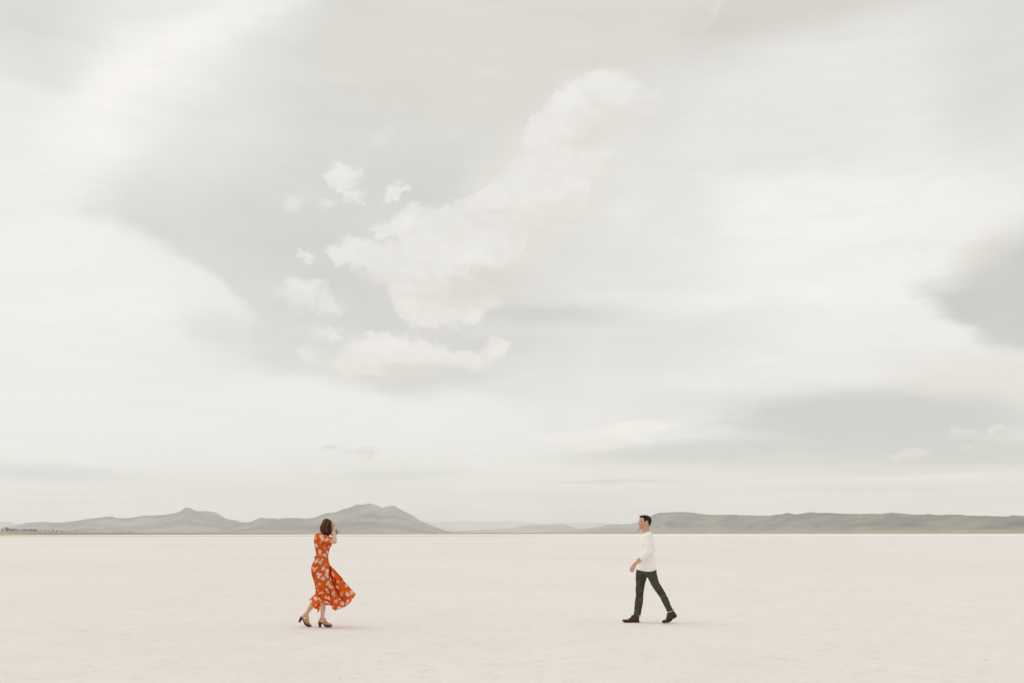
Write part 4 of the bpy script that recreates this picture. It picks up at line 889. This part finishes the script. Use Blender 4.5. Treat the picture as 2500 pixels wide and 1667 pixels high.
# ------------------------------------------------------------------ the man
def build_man():
    root = empty('person', tuple(BASE_M)); B = np.array(BASE_M)
    tag(root, 'man in a white top, dark green trousers and brown boots striding towards the woman', 'person')
    Fb = Field((-.62, -.36, -.02), (.92, .36, 1.88), .0052)
    head = [(615, 212), (602, 245), (594, 280), (596, 292), (590, 306), (579, 330), (563, 358), (564, 370), (574, 380), (586, 386), (590, 393), (584, 402), (592, 411), (586, 420), (591, 434), (599, 444), (590, 462), (589, 482), (602, 498), (628, 506), (660, 502), (690, 520), (702, 580), (715, 660), (830, 660), (824, 560), (826, 500), (842, 435), (862, 385), (874, 325), (872, 272), (852, 222), (806, 190), (742, 180), (682, 184), (642, 196)]
    PHd = poly(M3, head)
    zc = M3(0, 300)[2]
    wf = lambda X, Z: np.clip(1.0 - .32 * np.clip((zc - .03 - Z) / .10, 0, 1), .6, 1)
    Fb.profile(PHd, .078, .075, 0, k=.01, soft=6, wfun=wf)
    Fb.chain([M3(765, 470), M3(775, 560), M3(790, 640)], [.047, .050, .062], .02)
    for s in (-1, 1):
        d = s * .078
        Fb.ball(M3(757, 348, d), (.023, .013, .034), .003); Fb.ball(M3(752, 340, d + s * .011), (.011, .007, .019), .004, 'cut'); Fb.ball(M3(748, 385, d), (.010, .008, .012), .004)
        Fb.ball(M3(632, 312, s * .040), (.018, .016, .011), .010, 'cut'); Fb.ball(M3(636, 313, s * .032), .0155, .003)
        Fb.cone(M3(605, 289, s * .02), M3(650, 284, s * .058), .010, .008, .012); Fb.ball(M3(640, 362, s * .040), (.026, .016, .020), .015)
        Fb.cone(M3(575, 378, s * .010), M3(592, 380, s * .017), .008, .008, .006)
        Fb.cone(M3(603, 375, s * .022), M3(628, 425, s * .030), .003, .003, .008, 'cut')
    Fb.cone(M3(588, 411, -.024), M3(588, 411, .024), .0025, .0025, .004, 'cut')
    # trunk under the clothes
    tr = [(600, 730, 860, .08), (680, 680, 895, .165), (800, 650, 915, .165), (1000, 640, 940, .14), (1200, 620, 950, .13), (1400, 600, 950, .135), (1500, 600, 950, .135)]
    Fb.loft([(M3(0, y)[2], M3(a, y)[0], M3(b, y)[0], w) for y, a, b, w in tr], .012)
    arms = {-1: (M3(808, 685, -.176), M3(815, 1045, -.235), M3(490, 1338, -.215)), 1: (M3(815, 690, .180), M3(898, 1010, .195), M3(800, 1290, .17))}
    for s, (sh, el, wr) in arms.items():
        Fb.chain([sh, sh + (el - sh) * .4, el], [.052, .048, .038], .03); Fb.chain([el, el + (wr - el) * .3, el + (wr - el) * .72, wr], [.040, .043, .034, .026], .015, fy=.9)
        hd = (wr - el) / np.linalg.norm(wr - el); hd = (hd + np.array([.18 if s < 0 else 0, .10 * -s, -.30])); hd /= np.linalg.norm(hd)
        th = np.array([-hd[2] * -1, 0, hd[0] * -1]); th = np.array([hd[2], 0, -hd[0]]); th /= np.linalg.norm(th)
        if th[0] > 0: th = -th                                   # towards the thumb (forward)
        kn = wr + hd * .092; pr = np.array([0, s * 1.0, 0])
        for q, wd in ((-1, .030), (-.33, .030), (.33, .030), (1, .028)): Fb.cone(wr + th * q * .013, kn + th * q * wd, .0165, .0125, .012)
        for j, (L, r, cu) in enumerate([(.062, .0095, .75), (.067, .0098, 1.0), (.062, .0093, 1.15), (.050, .0084, 1.3)]):
            a = kn + th * (.029 - .0195 * j) + hd * (.004 - .005 * abs(j - 1)); dn = hd * 1.0 + np.array([.10 + .06 * j, -s * .25 * cu, -.35]); dn /= np.linalg.norm(dn)
            d2 = dn + np.array([.35 * cu, -s * .45 * cu, -.25]); d2 /= np.linalg.norm(d2); d3 = d2 + np.array([.5 * cu, -s * .5 * cu, 0]); d3 /= np.linalg.norm(d3)
            p1 = a + dn * L * .45; p2 = p1 + d2 * L * .32; finger(Fb, [a, p1, p2, p2 + d3 * L * .25], r)
        t0 = wr + hd * .022 + th * .018; t1 = t0 + (hd * 1.0 + th * .30 + pr * .25) * .034; t2 = t1 + (hd - th * .05 + pr * .1) * .026; finger(Fb, [t0, t1, t2], .0115, .006)
    # legs (near leg trails)
    lg = {-1: (M4(900, 260, -.085), M4(1095, 625, -.092), M4(1325, 1060, -.092), M4(1345, 1190, -.092), M4(1220, 1322, -.092)),
          1: (M4(640, 250, .085), M4(606, 620, .092), M4(545, 1150, .092), M4(510, 1275, .092), M4(320, 1318, .092))}
    for s, (hp, k_, an, he, ba) in lg.items():
        Fb.chain([hp, hp + (k_ - hp) * .5, k_], [.056, .045, .040], .02); Fb.chain([k_, k_ + (an - k_) * .3, k_ + (an - k_) * .75, an], [.041, .042, .034, .029], .012); Fb.chain([an, he, ba], [.028, .020, .011], .01)
    V, Q = Fb.mesh(1); px, py = to_px(V + B)
    col = np.ones((len(V), 3)) * (1 - .08 * (fbm(V[:, 0] * 14, V[:, 1] * 14, V[:, 2] * 14, 2, 43) - .5))[:, None]
    jx, jy = (px - 1500) * 9.8, (py - 1240) * 9.8       # short reddish stubble along the jaw, ruddy cheek
    st = np.clip(1 - np.maximum(0, np.abs(jy - (470 - (jx - 600) * .35)) - 30) / 42, 0, 1) * np.clip((735 - jx) / 50, 0, 1) * (jy < 520) * (jy > 395)
    col *= 1 - st[:, None] * np.array([.12, .27, .36]) * (.7 + .6 * fbm(V[:, 0] * 90, V[:, 1] * 90, V[:, 2] * 90, 2, 44))[:, None]
    ch = np.exp(-((jx - 655) / 45) ** 2 - ((jy - 385) / 40) ** 2) + .8 * np.exp(-((jx - 570) / 16) ** 2 - ((jy - 365) / 20) ** 2); col *= 1 - ch[:, None] * np.array([.0, .16, .16])
    lip = np.exp(-((jx - 590) / 14) ** 2 - ((jy - 411) / 9) ** 2); col *= 1 - lip[:, None] * np.array([.15, .4, .35])
    mesh_obj('body', V + B, Q, skin, root, colors=np.clip(col, 0, 1))
    # eyes and brows
    for s in (-1, 1):
        v, q = tubes([[M3(606, 296, s * .022), M3(622, 283, s * .042), M3(650, 284, s * .060), M3(664, 290, s * .066)]], [[.0028, .0042, .0036, .0015]], 6); mesh_obj('eyebrow', v + B, q, brow_m, root)
        v, q = tubes([[M3(613, 313, s * .034), M3(621, 308, s * .045), M3(634, 311, s * .053)]], [[.0018, .0030, .0016]], 6); mesh_obj('eye', v + B, q, hair_dark, root)
    # hair
    Fh = Field((-.1, -.11, 1.5), (.45, .11, 1.88), .004)
    full = [(607, 222), (601, 205), (612, 186), (650, 176), (700, 165), (760, 166), (812, 180), (854, 204), (880, 248), (889, 300), (882, 352), (862, 402), (835, 445), (700, 500), (600, 470), (600, 300)]
    hp = [(606, 220), (600, 206), (612, 186), (650, 176), (700, 165), (760, 166), (812, 180), (854, 204), (880, 248), (889, 300), (882, 352), (862, 402), (834, 444), (818, 425), (808, 385), (800, 330), (790, 300), (762, 293), (738, 303), (726, 330), (720, 352), (706, 345), (702, 300), (694, 255), (684, 226), (655, 216), (630, 216)]
    Fh.profile(poly(M3, full), .086, .078, 0, soft=6, wfun=wf)
    g = Field((-.1, -.11, 1.5), (.45, .11, 1.88), .004); PP = np.array(poly(M3, hp)); gx, gz = np.meshgrid(g.ax[0], g.ax[2], indexing='ij'); d = poly_sdf(gx, gz, PP)
    d = d + (fbm(gx * 55, gz * 55, 0, 2, 45) - .5) * .008
    Fh.f = np.maximum(Fh.f, d[:, None, :].astype(np.float32))
    V, Q = Fh.mesh(1); N = normals(V, Q); V = V + N * ((fbm(V[:, 0] * 70, V[:, 1] * 70, V[:, 2] * 34, 3, 46) - .45) * .010)[:, None]
    cc = (.6 + 1.1 * fbm(V[:, 0] * 60, V[:, 1] * 60, V[:, 2] * 25, 2, 47))[:, None] * np.ones(3)
    hair = mesh_obj('hair', V + B, Q, hair_dark, root, colors=cc)
    rng = np.random.default_rng(8); P = []; rd = []
    for i in range(150):
        x = rng.uniform(612, 800); d = rng.uniform(-.055, .055); y = np.interp(x, [600, 612, 700, 760, 812], [212, 194, 176, 176, 190]) + 40 * (d / .08) ** 2
        P.append(spline([M3(x, y + 6, d), M3(x - 8, y - 8, d), M3(x - 20, y - 9 - 5 * rng.random(), d)], 6)); rd.append(np.linspace(.0024, .0007, 6))
    v, q = tubes(P, rd, 4); mesh_obj('hair_tips', v + B, q, hair_dark, hair, colors=np.ones((len(v), 3)))
    # --- shirt
    Fs = Field((-.40, -.36, .80), (.50, .36, 1.60), .0052)
    rows = [(540, 765, 862, .055), (575, 720, 880, .078), (615, 676, 902, .125), (660, 648, 918, .168), (720, 630, 932, .198), (800, 614, 942, .196), (900, 604, 955, .182), (1000, 596, 962, .170), (1100, 586, 968, .165), (1200, 574, 974, .162), (1300, 560, 979, .164), (1400, 540, 986, .168), (1475, 521, 994, .172), (1510, 519, 996, .173)]
    Fs.loft([(M3(0, y)[2], M3(a, y)[0], M3(b, y)[0], w) for y, a, b, w in rows], .02, p=2.25)
    for s, (sh, el, wr) in arms.items():
        c = el + (wr - el) * (.60 if s < 0 else .9); R0 = [.068, .068, .064, .060] if s < 0 else [.066, .062, .058, .056]
        Fs.chain([M3(808, 640, s * .09), sh, sh + (el - sh) * .45, el + np.array([.006, 0, 0])], [.05] + R0[:3], .03)
        u = (c - el) / np.linalg.norm(c - el); Fs.chain([el, el + (c - el) * .5, c + u * .03], [.061, .056, .050], .02)
        Fs.halfcut(c, u, .07); Fs.cone(c - u * .025, c + u * .05, .041, .042, 0, 'cut')
    nb = M3(775, 575); u = M3(700, 500) - nb; u = np.array([-.42, 0, .91])
    Fs.cone(nb + u * -.01, nb + u * .16, .064, .085, .004, 'cut')
    # curved hem
    sl, X, Y, Z = Fs.box((-.4, -.36, .8), (.5, .36, 1.1)); hx, hz = zip(*[M3(x, y)[[0, 2]] for x, y in [(480, 1458), (525, 1465), (580, 1480), (650, 1492), (730, 1503), (800, 1508), (860, 1504), (920, 1492), (970, 1476), (1010, 1465)]])
    Fs.f[sl] = np.maximum(Fs.f[sl], (np.interp(X, hx, hz) - Z).astype(np.float32))
    V, Q = Fs.mesh(1); N = normals(V, Q)
    fl = [([C3(930, 760), C3(925, 860), C3(900, 980), C3(880, 1050)], 1.3, .016), ([C3(712, 760), C3(705, 860), C3(700, 960)], 1.2, .012), ([C3(720, 1085), C3(790, 1140), C3(850, 1190)], 1.0, .009), ([C3(840, 1060), C3(900, 1180), C3(960, 1320)], 1.3, .014), ([C3(760, 1180), C3(830, 1330), C3(860, 1420)], 1.2, .010),
          ([C3(760, 1040), C3(830, 1060), C3(900, 1020)], .9, .008), ([C3(890, 1000), C3(930, 1100), C3(975, 1300)], 1.0, .010), ([C3(740, 1100), C3(700, 1200), C3(680, 1320)], 1.6, .009), ([C3(640, 800), C3(650, 900), C3(640, 1000)], 1.6, .006), ([C3(800, 1010), C3(760, 1075), C3(690, 1120)], .9, .006), ([C3(780, 660), C3(850, 740), C3(905, 790)], 1.2, .006), ([C3(960, 900), C3(970, 1050), C3(965, 1180)], 1.0, .008), ([C3(600, 1390), C3(720, 1420), C3(860, 1400)], 1.6, .005)]
    V = creases(V, B, fl, -1, N); V = V + N * ((fbm(V[:, 0] * 11, V[:, 1] * 11, V[:, 2] * 11, 3, 48) - .5) * .014)[:, None]
    mesh_obj('shirt', V + B, Q, cotton_white, root)
    # --- trousers
    Ft = Field((-.40, -.30, .05), (.80, .30, .98), .0052)
    Ft.loft([(M4(0, y)[2], M4(a, y)[0], M4(b, y)[0], w) for y, a, b, w in [(85, 527, 994, .160), (140, 523, 1003, .165), (200, 516, 1016, .168), (232, 516, 1018, .155), (252, 540, 990, .125), (270, 600, 900, .07)]], .02, p=2.2)
    Ft.ball(M4(725, 200, 0), (.10, .09, .062), .03)
    def leg(pts, y, k=.02):
        P_ = [M4((a + b) / 2, yy, y) for yy, a, b in pts]; P_ = np.array(P_); T = np.gradient(P_, axis=0)
        for i in range(len(pts)):
            w = abs(M4(pts[i][2], pts[i][0], y)[0] - M4(pts[i][1], pts[i][0], y)[0]) / 2; t = T[i] / np.linalg.norm(T[i]); rr = w * abs(t[2])
            if i: Ft.cone(P_[i - 1], P_[i], r0, rr, k, fy=1.05)
            r0 = rr
        return P_
    far = leg([(230, 514, 780), (300, 512, 760), (400, 518, 733), (500, 520, 712), (580, 511, 700), (640, 518, 692), (700, 520, 688), (800, 505, 685), (900, 492, 674), (1000, 482, 655), (1080, 482, 640), (1150, 465, 628), (1200, 462, 624)], .092)
    near = leg([(230, 800, 1022), (300, 815, 1036), (400, 862, 1062), (470, 900, 1098), (540, 940, 1150), (620, 998, 1198), (700, 1062, 1240), (800, 1112, 1290), (900, 1166, 1335), (980, 1212, 1365), (1040, 1240, 1385), (1100, 1262, 1400), (1130, 1275, 1410)], -.092)
    u = near[-1] - near[-3]; u /= np.linalg.norm(u); Ft.halfcut(M4(1325, 1085, -.092), u, .08)
    Ft.halfcut(M4(545, 1185, .092), np.array([-.05, 0, -1.]) / 1.00125, .08)
    Ft.cone(M4(548, 1158, .092), M4(546, 1180, .092), .060, .059, .004); Ft.halfcut(M4(545, 1188, .092), np.array([.12, 0, -.99]), .08)
    V, Q = Ft.mesh(1); N = normals(V, Q)
    fl = [([C4(520, 500), C4(570, 545), C4(600, 560)], .8, .010), ([C4(515, 560), C4(570, 590), C4(640, 585)], .8, .010), ([C4(525, 620), C4(600, 650), C4(690, 640)], 1.0, .016), ([C4(530, 680), C4(580, 665), C4(690, 700)], .9, .012), ([C4(620, 650), C4(580, 740), C4(560, 800)], .9, .008), ([C4(690, 640), C4(640, 690), C4(560, 700)], .8, .008), ([C4(515, 880), C4(580, 900), C4(660, 880)], 1.0, .006), ([C4(490, 1040), C4(560, 1060), C4(640, 1030)], .9, .010),
          ([C4(650, 190), C4(700, 240), C4(760, 290)], 1.3, .020), ([C4(1060, 440), C4(1100, 480), C4(1125, 510)], .8, .014), ([C4(960, 470), C4(1030, 540), C4(1130, 520)], 1.0, .010), ([C4(1010, 600), C4(1090, 610), C4(1180, 590)], 1.0, .016), ([C4(1030, 650), C4(1110, 640), C4(1210, 665)], .9, .014), ([C4(1080, 700), C4(1160, 680), C4(1230, 700)], .8, .009), ([C4(1250, 1050), C4(1310, 1040), C4(1380, 1000)], .9, .012), ([C4(1300, 780), C4(1340, 900), C4(1380, 1010)], .8, .007), ([C4(1230, 980), C4(1290, 1000), C4(1370, 960)], .9, .008),
          ([C4(530, 170), C4(600, 180), C4(670, 160)], .8, .008), ([C4(930, 170), C4(985, 180), C4(1005, 160)], .8, .010), ([C4(850, 300), C4(940, 330), C4(1030, 300)], 1.2, .006), ([C4(540, 300), C4(620, 330), C4(700, 330)], 1.2, .006), ([C4(1000, 430), C4(980, 380), C4(1030, 300)], 1.0, .007)]
    V = creases(V, B, fl, -1, N); V = V + N * ((fbm(V[:, 0] * 18, V[:, 1] * 18, V[:, 2] * 22, 3, 49) - .5) * .011)[:, None]
    mesh_obj('trousers', V + B, Q, twill_green, root)
    v = []; q = []; n = 60                                           # thin brown belt showing under the hem
    for k in range(n):
        a = 2 * math.pi * k / n; x = 762 + 236 * math.cos(a); yy = np.interp(x, [520, 650, 800, 930, 1000], [98, 120, 132, 118, 98]); p = M4(x, yy, 0); p[1] = .168 * math.sin(a)
        for dz in (.012, -.009):
            for ro in (1.0, .96): v.append(p * np.array([1, ro, 1]) + np.array([0, 0, dz]) + (ro - 1) * .25 * np.array([math.cos(a), 0, 0]))
    for k in range(n):
        a = 4 * k; b_ = 4 * ((k + 1) % n); q += [(a, b_, b_ + 2, a + 2), (a + 1, a + 3, b_ + 3, b_ + 1), (a, a + 1, b_ + 1, b_), (a + 2, b_ + 2, b_ + 3, a + 3)]
    mesh_obj('belt', np.array(v) + B, q, leather_brown, root)
    # --- boots
    def boot(y, up, sole, heel, tab, lace, sock):
        mk = lambda: Field((-.62, y - .09, -.02), (.92, y + .09, .40), .0042); up_f = mk()
        up_f.profile(poly(M4, up, y), .046, .040, y, soft=3); v, q = up_f.mesh(1); N = normals(v, q); v = v + N * ((fbm(v[:, 0] * 40, v[:, 1] * 40, v[:, 2] * 40, 2, 51) - .5) * .004)[:, None]
        bt = mesh_obj('boot', v + B, q, leather_brown, root)
        f_ = mk(); f_.profile(poly(M4, sole, y), .049, .012, y, soft=1); v, q = f_.mesh(1); mesh_obj('sole', v + B, q, sole_worn, bt)
        f_ = mk(); f_.profile(poly(M4, heel, y), .038, .010, y, soft=1); v, q = f_.mesh(1); mesh_obj('heel', v + B, q, sole_worn, bt)
        v, q = tubes([spline([M4(a, b_, y) for a, b_ in tab], 8)], [[.007] * 8], 6); mesh_obj('pull_tab', v + B, q, leather_brown, bt)
        P = []; rr = []
        for (a, b_) in lace:
            P.append([M4(a, b_, y - .028), M4(a - 9, b_ - 7, y), M4(a, b_, y + .028)]); rr.append([.0028, .003, .0028])
        v, q = tubes(P, rr, 5); mesh_obj('lace', v + B, q, sole_dark, bt)
        v, q = tubes([[M4(*sock[0], y), M4(*sock[1], y)]], [[.040, .040]], 16); mesh_obj('sock', v + B, q, sock_m, bt)
    boot(.092, [(182, 1318), (190, 1296), (215, 1284), (270, 1284), (335, 1280), (375, 1250), (405, 1222), (418, 1180), (470, 1178), (560, 1188), (592, 1215), (594, 1290), (600, 1335), (520, 1340), (440, 1344), (330, 1348), (230, 1342)],
         [(182, 1314), (240, 1332), (330, 1338), (440, 1336), (520, 1328), (602, 1330), (602, 1342), (500, 1346), (440, 1352), (400, 1366), (300, 1370), (255, 1362), (205, 1338)],
         [(458, 1334), (602, 1332), (606, 1371), (460, 1371)],
         [(600, 1225), (612, 1200), (622, 1188)], [(408, 1208), (394, 1222), (378, 1240), (360, 1256), (342, 1268)], [(532, 1198), (543, 1140)])
    boot(-.092, [(1130, 1346), (1142, 1318), (1172, 1298), (1222, 1288), (1248, 1240), (1256, 1180), (1272, 1118), (1295, 1108), (1350, 1092), (1404, 1072), (1448, 1112), (1478, 1160), (1492, 1188), (1440, 1235), (1400, 1262), (1370, 1300), (1310, 1345), (1200, 1360), (1150, 1358)],
         [(1128, 1342), (1200, 1350), (1290, 1342), (1350, 1305), (1400, 1250), (1440, 1215), (1492, 1180), (1496, 1194), (1440, 1242), (1412, 1262), (1372, 1312), (1310, 1360), (1200, 1370), (1145, 1364)],
         [(1405, 1240), (1484, 1178), (1500, 1192), (1494, 1218), (1442, 1268), (1424, 1266)],
         [(1404, 1080), (1412, 1050), (1414, 1026)], [(1262, 1150), (1256, 1175), (1252, 1200), (1246, 1225), (1240, 1250)], [(1340, 1105), (1318, 1050)])
    return root
build_man()
